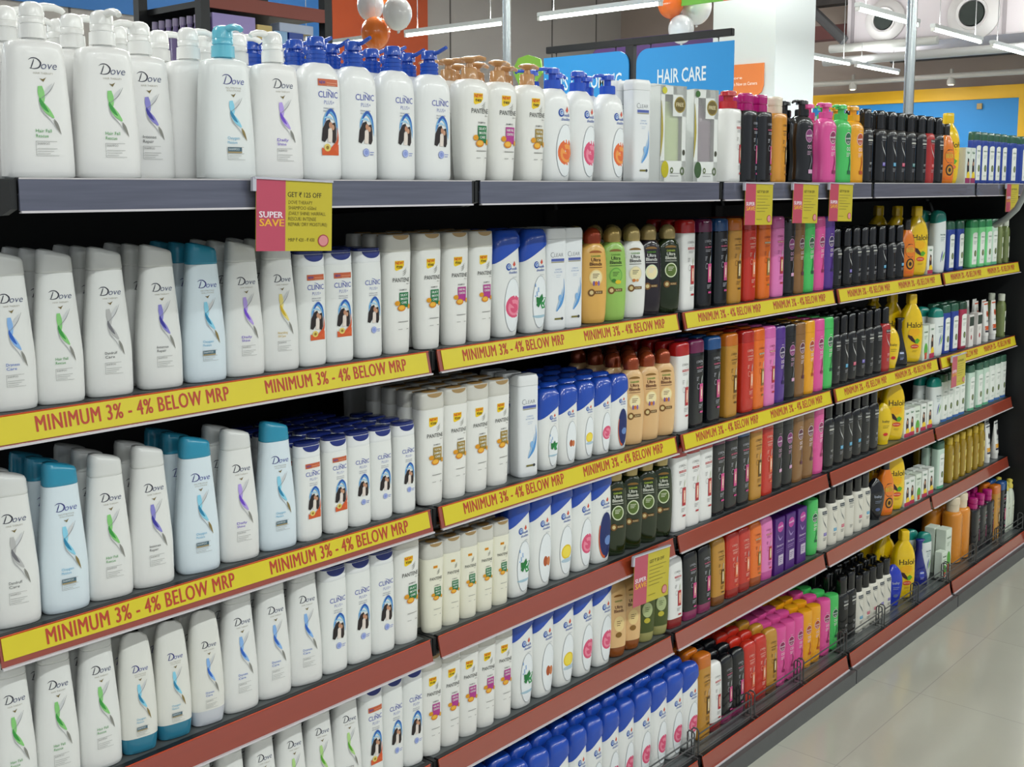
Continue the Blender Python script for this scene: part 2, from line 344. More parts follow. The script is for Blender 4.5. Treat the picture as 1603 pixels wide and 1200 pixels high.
def clinic_label(surf, v, H, k, cx=3):
    k *= 1.14
    p = Print(surf); X = lambda q: cx+q*k
    z = H*.70
    p.text('CLINIC', X(0), z, 8*k, '4a56b0', .004, 0, 'c', 33*k, 3); p.text('PLUS+', X(1), z-8.6*k, 5*k, '5a68b8', -.012, 0, 'c', 17*k)
    p.stroke([(X(-3), z+11*k, .4), (X(3), z+9*k, 1.1), (X(7), z+5*k, .5)], '4a56b0')
    p.text('STRONG & LONG', X(0), z-15*k, 2*k, '6c7088', 0, 0, 'c', 18*k); p.text('HEALTH SHAMPOO', X(0), z-18.5*k, 2*k, '6c7088', 0, 0, 'c', 18*k)
    if v == 'orange': p.rect(X(-17), z+15*k, X(17), z+24*k, 'c8623c'); p.text('NEW', X(-15), z+17.5*k, 4*k, '3c4a9c', .02, 0, 'l', 10*k); p.lines(X(-3), z+18.5*k, 18*k, 2, 3*k, 'e0a080', 1)
    z = H*.44
    p.stroke([(X(-10), z+2*k, .5), (X(-8), z+12*k, 3*k), (X(0), z+22*k, 5*k), (X(9), z+18*k, 6*k), (X(14), z+4*k, 3*k), (X(15), z-8*k, .4)], '6ab0e4')
    p.stroke([(X(-8), z+6*k, .5), (X(-3), z+19*k, 3*k), (X(4), z+24*k, 4*k), (X(12), z+14*k, 2*k), (X(14), z, .4)], '2c5cb4')
    p.stroke([(X(-9), z+13*k, .4), (X(0), z+15*k, 3*k), (X(8), z+11*k, .5)], 'a8d4f0')
    women(p, X(0), z-4*k, k)
    if v == 'orange':
        p.stroke([(X(14), z+2*k, .5), (X(15), z-14*k, 3*k), (X(8), z-24*k, 6*k), (X(-4), z-30*k, .5)], 'd8582c')
        p.poly([(X(-13), z-35*k), (X(-13), z-25*k), (X(-4), z-29*k), (X(8), z-27*k), (X(16), z-20*k), (X(16), z-35*k)], 'dc6030')
        p.ell(X(-4), z-25*k, 5.5*k, 5*k, 'e4cf70'); p.ell(X(-4), z-25*k, 2.5*k, 2.4*k, '9c7c28')
    else:
        p.ell(X(0), z-30*k, 5.5*k, 5.5*k, '8c9cdc'); p.ell(X(0), z-30*k, 4.4*k, 4.4*k, 'c0cdf0', ring=.8); p.lines(X(6.5), z-30*k, 8*k, 2, 3*k, '6c7cc8', 1)
    return p
def clinic(v, h=210., k=1.):
    w_ = 31*k
    L = Loft([(0, w_*.84, 17*k), (3, w_*.96, 19.5*k), (10, w_, 20*k), (h-50, w_, 20*k), (h-28, w_*.97, 19*k)])
    C = Loft([(h-28, w_*.96, 18.6*k), (h-27, w_*.98, 19.2*k), (h-14, w_*.97, 19*k), (h-6, w_*.95, 18*k)], 5)
    T = Loft([(h-7, w_*.8, 16*k), (h-6.5, w_*.93, 17.6*k), (h-1, w_*.93, 17.6*k), (h, w_*.86, 16*k)], 4)
    pr = Print(C.front); pr.ell(2, h-6.5, w_*.72, 13*k, '1f2f7c', 22, 3.1416, 6.2832)
    cp = C.mesh('cap', mat('eceef0', .25, .3))
    return dict(name='shampoo_bottle', cat='shampoo bottle', w=2*w_/1000, d=.041*k, h=h/1000, desc=('orange banner' if v == 'orange' else 'blue swirl')+', white bottle, navy lid',
        parts=[('body', L.mesh('body', mat(WHITE, .28, .2)), None), ('cap', cp, None), ('lid', T.mesh('lid', mat('1c2a6c', .22, .4)), 'navy lid'), ('lid_front', pr.mesh(), 'navy tab'), ('label', clinic_label(L.front, v, h-10, k).mesh(), None)])
def clinicp(v, rot=0.):
    L = Loft([(0, 36, 23), (3, 40, 25), (10, 41, 26), (150, 41, 26), (172, 39, 25), (186, 32, 21), (194, 21, 17), (196, 14, 13)])
    return dict(name='pump_bottle', cat='shampoo pump bottle', w=.082, d=.052, h=.241, desc=('orange banner' if v == 'orange' else 'blue swirl')+', white bottle, blue pump',
        parts=[('body', L.mesh('body', mat('eff1f1', .28, .2)), None), ('pump', pump('blue', 195, '2350b4', rot, 1.02), 'royal blue pump'), ('label', clinic_label(L.front, v, 196, 1.12, 5).mesh(), None)])

PANT = {'green': ('1f7a48', 'SILKY', 'SMOOTH', 'CARE'), 'pink': ('b43a90', 'HAIR FALL', 'CONTROL', ''), 'gold': ('a08430', 'TOTAL', 'DAMAGE', 'CARE')}
def pant_label(surf, v, H, k, cx=0, price='200', small=False):
    k *= 1.22; cx += 3*k
    p = Print(surf); X = lambda q: cx+q*k; c, a, b, d = PANT[v]
    z = H*.88
    if not small:
        p.poly([(X(-14), z), (X(4), z), (X(4), z-8*k), (X(0), z-13*k), (X(-11), z-16*k), (X(-14), z-14*k)], 'f4cf1c')
        p.text('NEW!', X(-5), z-6*k, 5*k, 'd8431c', .03, .1, 'c', 16*k); p.text('\u20b9'+price, X(-5), z-12*k, 4*k, '302818', .02, 0, 'c', 12*k)
    else: p.rect(X(-9), z-9*k, X(3), z-3*k, 'ecb82c'); p.text('NEW!', X(-3), z-7.5*k, 3.4*k, 'd8431c', .03, 0, 'c', 10*k)
    for i in range(3): p.stroke([(X(1), z-(18+3*i)*k, .4), (X(5), z-(16+3*i)*k, 1.2), (X(9), z-(11+3*i)*k, .4)], '8c8c84')
    z = H*.68
    p.text('PANTENE', X(-1), z, 6.6*k, '3a3a38', .002, 0, 'c', 34*k, 3); p.text('PRO-V', X(12), z-4.5*k, 2*k, '6a6a68', 0, 0, 'c', 7*k)
    p.text('SHAMPOO', X(2), z-14*k, 2.4*k, '55555a', .01, 0, 'c', 15*k)
    z = z-17*k
    p.rect(X(-6), z-24*k, X(13), z, c)
    for i, t in enumerate((a, b, d)):
        if t: p.text(t, X(3.5), z-(6+6*i)*k, 3.6*k, 'eef2ee', .02, 0, 'c', (15 if len(t) > 4 else 11)*k)
    p.ell(X(-10), z-17*k, 5*k, 4*k, 'e09a1c'); p.ell(X(-2), z-25*k, 8*k, 5*k, 'd8861c'); p.ell(X(-2), z-24.4*k, 6*k, 3.4*k, 'f0b840'); p.ell(X(14), z-23*k, 3*k, 4*k, 'e0a030')
    p.rect(X(-9), H*.3, X(12), H*.3+1*k, '8c8c8a'); p.rect(X(-9), H*.23, X(-1), H*.23+.8*k, 'a4a4a2'); p.rect(X(8), H*.23, X(12), H*.23+1*k, '8c8c8a')
    return p
def pantene(v, h=233., k=1., price='200', small=False):
    body = 'f0eedc' if small else 'eeeeea'
    L = Loft([(0, 27*k, 17*k, 0, 2.4), (3, 29*k, 19*k, 0, 2.4), (30, 30*k, 20*k, 0, 2.5), (h*.5, 31.5*k, 20.5*k, 0, 2.8), (h-34, 33*k, 21*k, 0, 3.4)])
    C = Loft([(h-34, 32*k, 20.4*k, 0, 3.4), (h-33, 33*k, 21*k, 0, 3.4), (h-2, 32*k, 20.4*k, 0, 3.2), (h-.5, 30*k, 19*k, 0, 3.2)], 6)
    T = Loft([(h-1, 19*k, 13*k, 3, 2), (h, 20*k, 14*k, 3, 2), (h+1.5, 18*k, 12*k, 3, 2)], 3)
    pr = Print(C.front); pr.ell(3, h-1.5, 20*k, 9*k, 'a88a5c', 18, 3.1416, 6.2832)
    return dict(name='tapered_bottle', cat='shampoo bottle', w=.066*k, d=.042*k, h=h/1000, desc={'green': 'green', 'pink': 'magenta', 'gold': 'olive gold'}[v]+' square, '+('small cream' if small else 'white')+' bottle',
        parts=[('body', L.mesh('body', mat(body, .3, .2)), None), ('cap', C.mesh('cap', mat('d6d4cc', .22, .4)), 'greyish cap'), ('cap_disc', T.mesh('cap_disc', mat('a07c48', .3, .3)), 'bronze disc'), ('cap_tab', pr.mesh(), 'bronze tab'), ('label', pant_label(L.front, v, h-26, k*(.92 if small else 1), 0, price, small).mesh(), None)])
def pantenep(v, rot=0.):
    L = Loft([(0, 28, 21), (3, 31, 23), (40, 34, 24), (110, 38, 25), (165, 41, 26), (185, 38, 24), (193, 26, 20), (195, 15, 14)])
    return dict(name='pump_bottle', cat='shampoo pump bottle', w=.08, d=.052, h=.235, desc={'green': 'green', 'pink': 'magenta', 'gold': 'olive gold'}[v]+' square, bronze pump bottle',
        parts=[('body', L.mesh('body', mat('eeeeea', .28, .2)), None), ('pump', pump('wing', 194, 'c09060', rot, .95), 'bronze pump'), ('label', pant_label(L.front, v, 190, 1.12, 2, '400').mesh(), None)])

HS = {'pink': ('e0567c', 'pink swirl'), 'mint': ('2c8a48', 'mint leaves'), 'lemon': ('f0d428', 'lemon'), 'orange': ('e8703c', 'orange swirl'), 'almond': ('c8623c', 'almonds'), 'navy': ('1c2c68', 'navy oval')}
def hs_label(surf, v, H, k, cx=0):
    k *= 1.12; cx += 1
    p = Print(surf); X = lambda q: cx+q*k; c = HS[v][0]; z = H*.64
    p.ell(X(-4), z+4*k, 7*k, 7*k, '2450a8'); p.ell(X(-3), z+4.5*k, 4.4*k, 4.4*k, 'dce6f4', ring=.72); p.ell(X(-2.4), z+4*k, 2*k, 2*k, '9cc0ec')
    p.poly([(X(7), z+8*k), (X(12), z+15*k), (X(15), z+8*k), (X(11), z+4*k)], 'd4523c')
    p.text('head&', X(10), z-2*k, 5*k, '3c5cac', .01, .1, 'c', 17*k); p.text('shoulders', X(8), z-9*k, 5*k, '3c5cac', .01, .1, 'c', 24*k); p.text('shampoo', X(12), z-17*k, 2*k, '9098a8', 0, 0, 'c', 12*k)
    cz = H*.30; rz = H*.25
    p.ell(X(7), cz, 22.6*k, rz+1, '9ca4ac'); p.ell(X(7), cz, 21.8*k, rz, 'eef3f6' if v != 'navy' else '1c2c68')
    k *= 1.55; X = lambda q: cx-3+q*k*.95
    if v == 'mint':
        for a, l in ((-.5, 13), (.5, 15), (1.3, 13), (2.3, 12), (3.3, 8)):
            x1 = X(6)+l*k*math.cos(a); z1 = cz-2*k+l*k*math.sin(a); nx, nz = -math.sin(a)*4.4*k, math.cos(a)*4.4*k; xm, zm = (X(6)+x1)/2, (cz-2*k+z1)/2
            p.poly([(X(6), cz-2*k), (xm+nx, zm+nz), (x1, z1), (xm-nx, zm-nz)], '2f9450' if a < 1 else '1f7a3c', .7)
        p.ell(X(6), cz-17*k, 14*k, 3.6*k, 'a8c8d8', 14, 3.14, 6.28)
        for i in range(9): p.ell(X(-4+(i % 3)*3), cz+(8+(i*5) % 17)*k, 1.1*k, 1.1*k, '7ca8dc', 6)
    elif v in ('pink', 'orange'):
        for i in range(3): p.ell(X(9), cz-(2+i)*k, (15-4*i)*k, (14-4*i)*k, (c, 'f08ca4' if v == 'pink' else 'f4a050', c)[i], 18, 2.0+.5*i, 8.3)
    elif v == 'lemon': p.ell(X(6), cz-2*k, 11*k, 10*k, 'ecc81c'); p.ell(X(6), cz-2*k, 9*k, 8*k, 'f6e050'); p.ell(X(8), cz-14*k, 13*k, 3*k, 'b4ccdc')
    elif v == 'almond': p.ell(X(5), cz-4*k, 4.4*k, 7*k, 'b4562c'); p.ell(X(12), cz-5*k, 4*k, 6.4*k, 'd07c4c')
    elif v == 'navy': p.ell(cx+6, cz, 23*k/1.55, rz, 'd8602c', 18, 2.6, 4.7, ring=.88); p.ell(X(12), cz-8*k, 8*k, 7*k, '6c8cc8')
    return p
def hs(v, h=232., k=1.):
    kk = h/232
    L = Loft([(0, 27*k, 17), (3, 31*k, 19.5), (40*kk, 35*k, 22), (110*kk, 41*k, 23, -1), (165*kk, 40*k, 22, 0), (210*kk, 36*k, 20, 2), (h-24, 34*k, 19, 3)])
    C = Loft([(h-52, 41*k, 22.6, .4, 3), (h-51, 42*k, 24, .4, 3), (h-20, 38.5*k, 22.4, 2, 3), (h-7, 33.5*k, 18, 3.2, 2.8), (h-2, 30*k, 15, 4, 2.8), (h, 24*k, 11, 5, 2.8)], 5, 0, 15)
    return dict(name='curved_bottle', cat='shampoo bottle', w=.081*k, d=.046, h=h/1000, desc=HS[v][1]+', white bottle, blue cap',
        parts=[('body', L.mesh('body', mat(WHITE, .28, .2)), None), ('cap', C.mesh('cap', mat('1f4cb4', .2, .5)), 'blue cap'), ('label', hs_label(L.front, v, h, k*kk).mesh(), None)])
def hsp(v, rot=0.):
    L = Loft([(0, 33, 21), (3, 37, 24), (50, 40, 26), (110, 43, 27, -2), (160, 41, 26, -2), (182, 32, 22), (192, 20, 16), (194, 13, 12)])
    return dict(name='pump_bottle', cat='shampoo pump bottle', w=.086, d=.054, h=.236, desc=HS[v][1]+', white bottle, blue pump',
        parts=[('body', L.mesh('body', mat('eef0f0', .28, .2)), None), ('pump', pump('plain', 193, '2a56c8', rot, 1.), 'blue pump'), ('label', hs_label(L.front, v, 215, 1.1, 4).mesh(), None)])

def clear():
    h = 232
    L = Loft([(0, 26, 17, 0, 5), (3, 28.5, 19, 0, 5.5), (100, 29, 19.5, 0, 5.5), (h-25, 29.5, 19.5, 0, 5.5)])
    C = Loft([(h-25, 28, 18.4, 0, 5.5), (h-24, 29.8, 19.8, 0, 5.5), (h-8, 29.8, 19.8, 0, 5.5), (h-1, 27, 17.5, 0, 5)], 6)
    p = Print(L.front); z = h*.72
    p.text('C', -15, z-1, 12, '3c4450', -.02, 0, 'c', 9, 3); p.text('LEAR', -9, z, 8.4, '3c4450', -.02, 0, 'l', 26, 3); p.rect(-18, z-10, 20, z-4, '5464b0'); p.rect(-18, z-13, 20, z-11, '9c9470')
    p.text('COMPLETE', 2, z-30, 3, '88a4d0', 0, 0, 'c', 18); p.text('ACTIVE CARE', 2, z-36, 3, '88a4d0', 0, 0, 'c', 24); p.lines(-4, z-42, 14, 2, 4, 'b4c4dc')
    p.stroke([(19, z-50, .5), (20, z-80, 3), (12, z-105, 7), (-2, z-124, 2)], '5a9cdc'); p.stroke([(16, z-70, .5), (12, z-90, 4), (2, z-110, 3), (-4, z-124, .5)], 'a4ccf0'); p.ell(8, z-94, 5, 8, '8cbcec')
    p.rect(-8, 24, 12, 28, '7c7434'); p.ell(14, 26, 3.4, 3.4, '3c4048')
    return dict(name='shampoo_bottle', cat='shampoo bottle', w=.06, d=.04, h=.232, desc='flat-topped white bottle, blue bar',
        parts=[('body', L.mesh('body', mat('eef1f3', .28, .2)), None), ('cap', C.mesh('cap', mat('eceeef', .3, .2)), None), ('label', p.mesh(), None)])

GARN = {'honey': ('e8b45c', 'a8401c', 'f4d890', '4a1c10', 'amber bottle, copper dome cap'), 'green': ('9cc860', 'b89c58', '6cae4c', '1c2c14', 'pale green bottle, gold dome cap'),
        'white': ('eeeeea', 'c8b070', 'e4dcc4', '282828', 'white bottle, gold dome cap'), 'dark': ('1c2a0c', 'b8a268', 'b8c88c', 'e8e8dc', 'dark green bottle, gold dome cap'),
        'plum': ('241c24', 'b09860', '7c4c8c', 'e0e0dc', 'dark plum bottle, gold dome cap'), 'peach': ('e6bc84', '9c4420', 'f0d494', '5c2410', 'peach bottle, copper dome cap')}
def garn_label(surf, v, H, cx=1):
    p = Print(surf); _, _, c3, ink, _ = GARN[v]; z = H*.66
    p.ell(cx, z+18, 17, 6, '8a6428' if v != 'honey' else 'a85c1c', 14, 0, 3.1416); p.text('GARNIER', cx, z+8, 4.6, '5c9430' if v != 'dark' else 'b4cc50', .02, 0, 'c', 26)
    p.text('Ultra', cx, z-2, 8, ink, .03, 0, 'c', 25, 3); p.text('Blends', cx, z-12, 8, ink, .03, 0, 'c', 32, 3); p.rect(cx-17, z-17, cx+17, z-15.8, ink)
    p.ell(cx, z-40, 18, 19, 'dfe8c4' if v in ('dark', 'plum') else c3); p.ell(cx, z-40, 15, 16, '5c7430' if v == 'dark' else 'f6e8b8' if v != 'green' else '8cc458')
    p.lines(cx-9, z-33, 18, 3, 4, ink if v != 'dark' else 'eef0dc', 1.4)
    if v in ('honey', 'peach'): p.ell(cx-6, z-54, 3, 6, '7c5c9c'); p.ell(cx+7, z-54, 3, 6, '8c6cac'); p.ell(cx, z-54, 4, 5, 'd8781c')
    if v == 'green': p.ell(cx+6, z-56, 8, 5, 'e8c828'); p.ell(cx-6, z-52, 6, 4, '3c7c28')
    if v == 'white': p.ell(cx-5, z-57, 5, 4, 'd07838'); p.ell(cx+5, z-57, 4, 3.4, 'e0a060')
    p.ell(cx-12, z-76, 9, 9, '7c5424'); p.ell(cx-12, z-76, 5, 5, 'dcc890'); p.rect(cx-3, z-79, cx+18, z-72, '6c4820'); p.text('BLEND', cx+7, z-77.4, 3.6, 'e0cc98', .01, 0, 'c', 15)
    return p
def garnier(v, k=1.):
    b = GARN[v]; h = 229*k
    L = Loft([(0, 27, 16, 0, 2.4), (3, 32, 19, 0, 2.4), (30, 36, 21, 0, 2.3), (90, 38, 22, 0, 2.3), (150, 36, 21, 0, 2.3), (178, 32, 19, 0, 2.3), (189, 23, 16, 0, 2.3), (192, 18, 14, 0, 2.2)])
    C = Loft([(191, 18, 14, 0, 2.2), (192, 21, 16.4, 0, 2.2), (206, 22, 17, 0, 2.2), (219, 19, 15, 0, 2.2), (226, 12, 10, 0, 2.2), (229, 3, 2.5, 0, 2)], 5)
    return dict(name='dome_cap_bottle', cat='shampoo bottle', w=.076, d=.044, h=h/1000, desc=b[4],
        parts=[('body', L.mesh('body', mat(b[0], .18 if v in ('dark', 'plum') else .3, .4)), None), ('cap', C.mesh('cap', mat(b[1], .25, .3, 0, .45)), None), ('label', garn_label(L.front, v, 229).mesh(), None)])
def garnierc(v):
    b = GARN[v]
    B = Loft([(0, 22, 15, 0, 2.3), (2, 26, 18, 0, 2.3), (26, 31, 20, 0, 2.3), (28, 31, 20, 0, 2.3)], 6)
    L = Loft([(27, 31.5, 20.5, 0, 2.4), (60, 34, 20, 0, 2.4), (120, 34, 17, 0, 2.6), (170, 32, 11, 0, 3), (188, 28, 6, 0, 3), (192, 24, 3, 0, 3)])
    p = Print(L.front); ink = b[3]; p.text('Ultra', 2, 128, 8, ink, .03, 0, 'c', 24); p.text('Blends', 2, 118, 8, ink, .03, 0, 'c', 30); p.ell(2, 88, 17, 20, b[2] if v != 'dark' else 'b4c08c'); p.lines(-6, 94, 16, 3, 5, ink if v != 'dark' else '44581c', 1.4)
    p.ell(0, 60, 10, 7, '8a6428' if v != 'dark' else 'c4b83c'); p.ell(2, 158, 14, 5, '8a5c24', 12, 0, 3.14); p.text('GARNIER', 2, 145, 4, '5c8430', .02, 0, 'c', 24)
    return dict(name='conditioner_bottle', cat='conditioner bottle', w=.068, d=.042, h=.192, desc={'peach': 'amber conditioner, copper foot', 'dark': 'dark green conditioner, khaki foot'}[v],
        parts=[('body', L.mesh('body', mat(b[0] if v != 'dark' else '46521c', .3, .2)), None), ('cap', B.mesh('cap', mat('8c4a18' if v != 'dark' else 'a09c60', .25, .3)), None), ('label', p.mesh(), None)])

LOR = {'white': ('eeeeec', 'b01c1c', 'b83038', '8c8c8c', 'white slab bottle with red cap'), 'plum': ('101216', '6c1848', 'd04c8c', 'b8b8c0', 'black slab bottle with plum cap'), 'blue': ('0e1217', '1c4c84', 'c04880', 'b8b8c0', 'black slab bottle with blue cap'),
       'gold': ('c08a30', 'c86c18', '5c4014', '4c3814', 'gold slab bottle with orange cap'), 'red': ('c42c1c', 'b02018', 'e07048', 'f0c0b0', 'red slab bottle with red cap'),
       'orange': ('e8701c', 'e06418', '8c6c34', '7c2c10', 'orange slab bottle with orange cap'), 'pink': ('e47cbc', 'd868b0', 'b02c3c', '8c2c6c', 'pink slab bottle with pink cap')}
def lor_label(surf, v, H, k=1., cx=4):
    p = Print(surf); b = LOR[v]; ink = b[3]; z = H*.74; X = lambda q: cx+q*k
    p.text("L'OR\u00c9AL", X(0), z, 6*k, ink, .006, 0, 'c', 31*k, 3); p.text('PARIS', X(8), z-6*k, 2.6*k, ink, 0, 0, 'c', 10*k)
    t = {'white': 'TOTAL REPAIR 5', 'plum': 'FALL RESIST 3X', 'blue': 'FALL RESIST 3X', 'gold': '6 OIL NOURISH', 'red': 'COLOUR PROTECT', 'orange': 'SMOOTH INTENSE', 'pink': 'KERATIN SMOOTH'}[v]
    if v in ('white', 'orange', 'pink'): p.rect(X(-15), z-16*k, X(17), z-10*k, b[2]); p.text(t, X(1), z-14.6*k, 3.4*k, 'f0e8e4', .01, 0, 'c', 29*k)
    else: p.text(t, X(1), z-15*k, 4*k, 'e86c90' if v in ('plum', 'blue') else ink, .025, 0, 'c', 31*k)
    p.lines(X(-12), z-21*k, 26*k, 2, 4*k, ink, 1.2); p.lines(X(-14), z-40*k, 10*k, 3, 4*k, ink, 1.4)
    p.stroke([(X(8), z-62*k, .4), (X(10), z-46*k, 3*k), (X(12), z-36*k, .4)], 'c8ccc8' if v != 'white' else 'b8c0a0'); p.ell(X(-6), z-64*k, 6*k, 8*k, ink, 16, .6, 5.6, ring=.86)
    p.rect(X(0), z-108*k, X(16), z-58*k, b[2]); p.rect(X(5), z-100*k, X(13), z-66*k, 'f0b8a0' if v in ('white', 'red') else 'd89c90' if v in ('plum', 'blue') else 'e0c890'); p.rect(X(7), z-92*k, X(11), z-74*k, 'f4e4d0')
    p.lines(X(-4), z-116*k, 19*k, 3, 4*k, ink, 1.2); p.rect(X(2), z-138*k, X(16), z-133*k, b[2])
    return p
def loreal(v, h=239., k=1.):
    b = LOR[v]; gl = .16 if v in ('plum', 'blue') else .26
    L = Loft([(0, 28*k, 16.5, 0, 4), (2, 31*k, 18.5, 0, 4), (8, 32*k, 19, 0, 4), (h-37, 32*k, 19, 0, 4), (h-35, 31.5*k, 18.6, 0, 4)])
    C = Loft([(h-35, 30*k, 17.6, 0, 4), (h-34.5, 32*k, 19, 0, 4), (h-6, 31.5*k, 18.6, 0, 3.6), (h-1, 28*k, 16, 0, 3.4), (h, 24*k, 13, 0, 3.2)], 7)
    return dict(name='slab_bottle', cat='shampoo bottle', w=.065*k, d=.039, h=h/1000, desc=b[4],
        parts=[('body', L.mesh('body', mat(b[0], gl, .35)), None), ('cap', C.mesh('cap', mat(b[1], .18, .5)), None), ('label', lor_label(L.front, v, h, k).mesh(), None)])
def lorealc(v, h=196.):
    b = LOR[v]; foot = {'white': '8c1c20', 'plum': '8c2c5c', 'gold': '7c4818', 'red': '9c2018', 'orange': 'a04818', 'pink': 'c8509c', 'blue': '1c3c6c'}[v]
    B = Loft([(0, 27, 16, 0, 4), (2, 30, 18, 0, 4), (28, 31.5, 19, 0, 4)], 8)
    L = Loft([(28, 32, 19.4, 0, 4), (90, 32, 19, 0, 4), (h-20, 31, 16, 0, 3.6), (h-6, 28, 13, 0, 3.2), (h-1, 20, 9, 0, 3), (h, 10, 5, 0, 2.6)], 7)
    return dict(name='conditioner_bottle', cat='conditioner bottle', w=.065, d=.04, h=h/1000, desc=b[4].split(' ')[0]+' round-topped conditioner',
        parts=[('body', L.mesh('body', mat(b[0], .2, .4)), None), ('cap', B.mesh('cap', mat(foot, .22, .4)), None), ('label', lor_label(L.front, v, h*1.06, .86).mesh(), None)])
def lorealp(v, rot=0.):
    b = LOR[v]; cap = {'white': 'b8242c', 'plum': 'b01c74', 'gold': 'e4d8c4'}[v]
    L = Loft([(0, 34, 24, 0, 3), (3, 38, 27, 0, 3), (180, 38, 27, 0, 3), (186, 35, 25, 0, 3), (188, 20, 18, 0, 2.5)])
    if v == 'white':
        pm = pump('plain', 188, cap, rot, 1.05, 21); ds = 'white bottle with red pump'
    else:
        C = Loft([(187, 17, 15, 0, 2.4), (188, 20, 18, 0, 2.6), (205, 20, 18, 0, 2.6), (206, 18, 16, 0, 2.6), (208, 20, 18, 0, 2.6), (229, 20, 18, 0, 2.8), (232, 17, 15, 0, 2.6)], 6); pm = C.mesh('cap', mat(cap, .2, .4)); ds = 'tall black bottle, magenta cap' if v == 'plum' else 'tall amber bottle, frosted cap'
    return dict(name='pump_bottle' if v == 'white' else 'shampoo_bottle', cat='shampoo bottle', w=.077, d=.055, h=.232, desc=ds,
        parts=[('body', L.mesh('body', mat({'gold': 'd89434', 'white': 'f0f0ee', 'plum': '15171b'}[v], .2, .4)), None), ('pump' if v == 'white' else 'cap', pm, None), ('label', lor_label(L.front, v, 205, .95, 14).mesh(), None)])

SUN = {'black': ('101114', '7c2c6c', 'black'), 'pink': ('e0549c', '8c2458', 'hot pink'), 'green': ('48c060', '1c5c3c', 'bright green'), 'yellow': ('eca41c', 'b04c1c', 'mango yellow'),
       'brown': ('8a6236', '5c2c3c', 'bronze brown'), 'purple': ('54308c', '2c1854', 'purple')}
def sun_label(surf, v, H, k=1., cx=3):
    p = Print(surf); b = SUN[v]; X = lambda q: cx+q*k; z = H*.66; lt = 'd8a8c8' if v == 'black' else 'f0dce4'
    p.ell(X(0), z, 15*k, 17*k, lt); p.ell(X(0), z, 13.6*k, 15.6*k, b[1]); p.text('sunsilk', X(0), z-2*k, 5.6*k, 'f4eef2', .02, 0, 'c', 24*k)
    p.lines(X(-7), z-8*k, 14*k, 2, 3.4*k, lt, 1); p.text('SUNSILK', X(0), z+22*k, 2.4*k, lt, 0, 0, 'c', 12*k)
    p.ell(X(-3), z-28*k, 4*k, 5*k, lt, ring=.7); p.ell(X(6), z-28*k, 4*k, 5*k, lt, ring=.7); p.lines(X(-8), z-40*k, 18*k, 3, 4*k, lt, 1.1)
    p.stroke([(X(4), z-44*k, .5), (X(10), z-62*k, 4*k), (X(4), z-84*k, 3*k), (X(10), z-100*k, .5)], b[1] if v != 'black' else '6c6c74'); p.rect(X(-2), z-96*k, X(14), z-86*k, lt if v == 'black' else b[1])
    return p
def sunsilk(v, h=232., k=1.):
    b = SUN[v]
    L = Loft([(0, 28*k, 17, 0, 2.8), (3, 31*k, 19.5, 0, 2.8), (40, 32*k, 20, 1.5, 2.6), (h*.45, 32*k, 20, -1.5, 2.6), (h*.75, 32*k, 20, 0, 3), (h-36, 31*k, 19.4, 0, 3.4)])
    C = Loft([(h-36, 29.6*k, 18.4, 0, 3.4), (h-35.5, 31*k, 19.4, 0, 3.4), (h-4, 30*k, 18.4, 0, 3.4), (h, 27*k, 16, 0, 3.2)], 8)
    return dict(name='emblem_bottle', cat='shampoo bottle', w=.065*k, d=.041, h=h/1000, desc=b[2]+' bottle, round emblem',
        parts=[('body', L.mesh('body', mat(b[0], .24, .35)), None), ('cap', C.mesh('cap', mat(b[0], .2, .4)), None), ('label', sun_label(L.front, v, h, k).mesh(), None)])
def sunsilkc(v, h=186.):
    b = SUN[v]
    B = Loft([(0, 22, 16, 0, 2.6), (2, 25, 18, 0, 2.6), (24, 28, 20, 0, 2.6)], 8)
    L = Loft([(24, 28.6, 20.4, 0, 2.5), (70, 28, 20, 0, 2.5), (h-22, 27.5, 19.5, 0, 2.5), (h-7, 27, 19, 0, 2.5), (h-1.5, 25, 17.5, 0, 2.5), (h, 18, 13, 0, 2.4)], 7)
    return dict(name='conditioner_bottle', cat='conditioner bottle', w=.058, d=.042, h=h/1000, desc=b[2]+' round-topped conditioner',
        parts=[('body', L.mesh('body', mat(b[0], .24, .35)), None), ('cap', B.mesh('cap', mat(b[0], .2, .4)), None), ('label', sun_label(L.front, v, h*1.02, .85, 2).mesh(), None)])
def sunsilkp(v, rot=0.):
    b = SUN[v]
    L = Loft([(0, 36, 21, 0, 3), (3, 39, 24, 0, 3), (60, 38, 24, 2, 2.6), (120, 38, 24, -2, 2.6), (165, 37, 24, 0, 2.8), (182, 28, 20, -4, 2.6), (188, 18, 16, -4, 2.4)])
    return dict(name='pump_bottle', cat='shampoo pump bottle', w=.077, d=.049, h=.232, desc='large '+b[2]+' pump bottle',
        parts=[('body', L.mesh('body', mat(b[0], .22, .4)), None), ('pump', pump('plain', 187, b[0], rot, 1.05, 18), None), ('label', sun_label(L.front, v, 200, 1.1, 8).mesh(), None)])

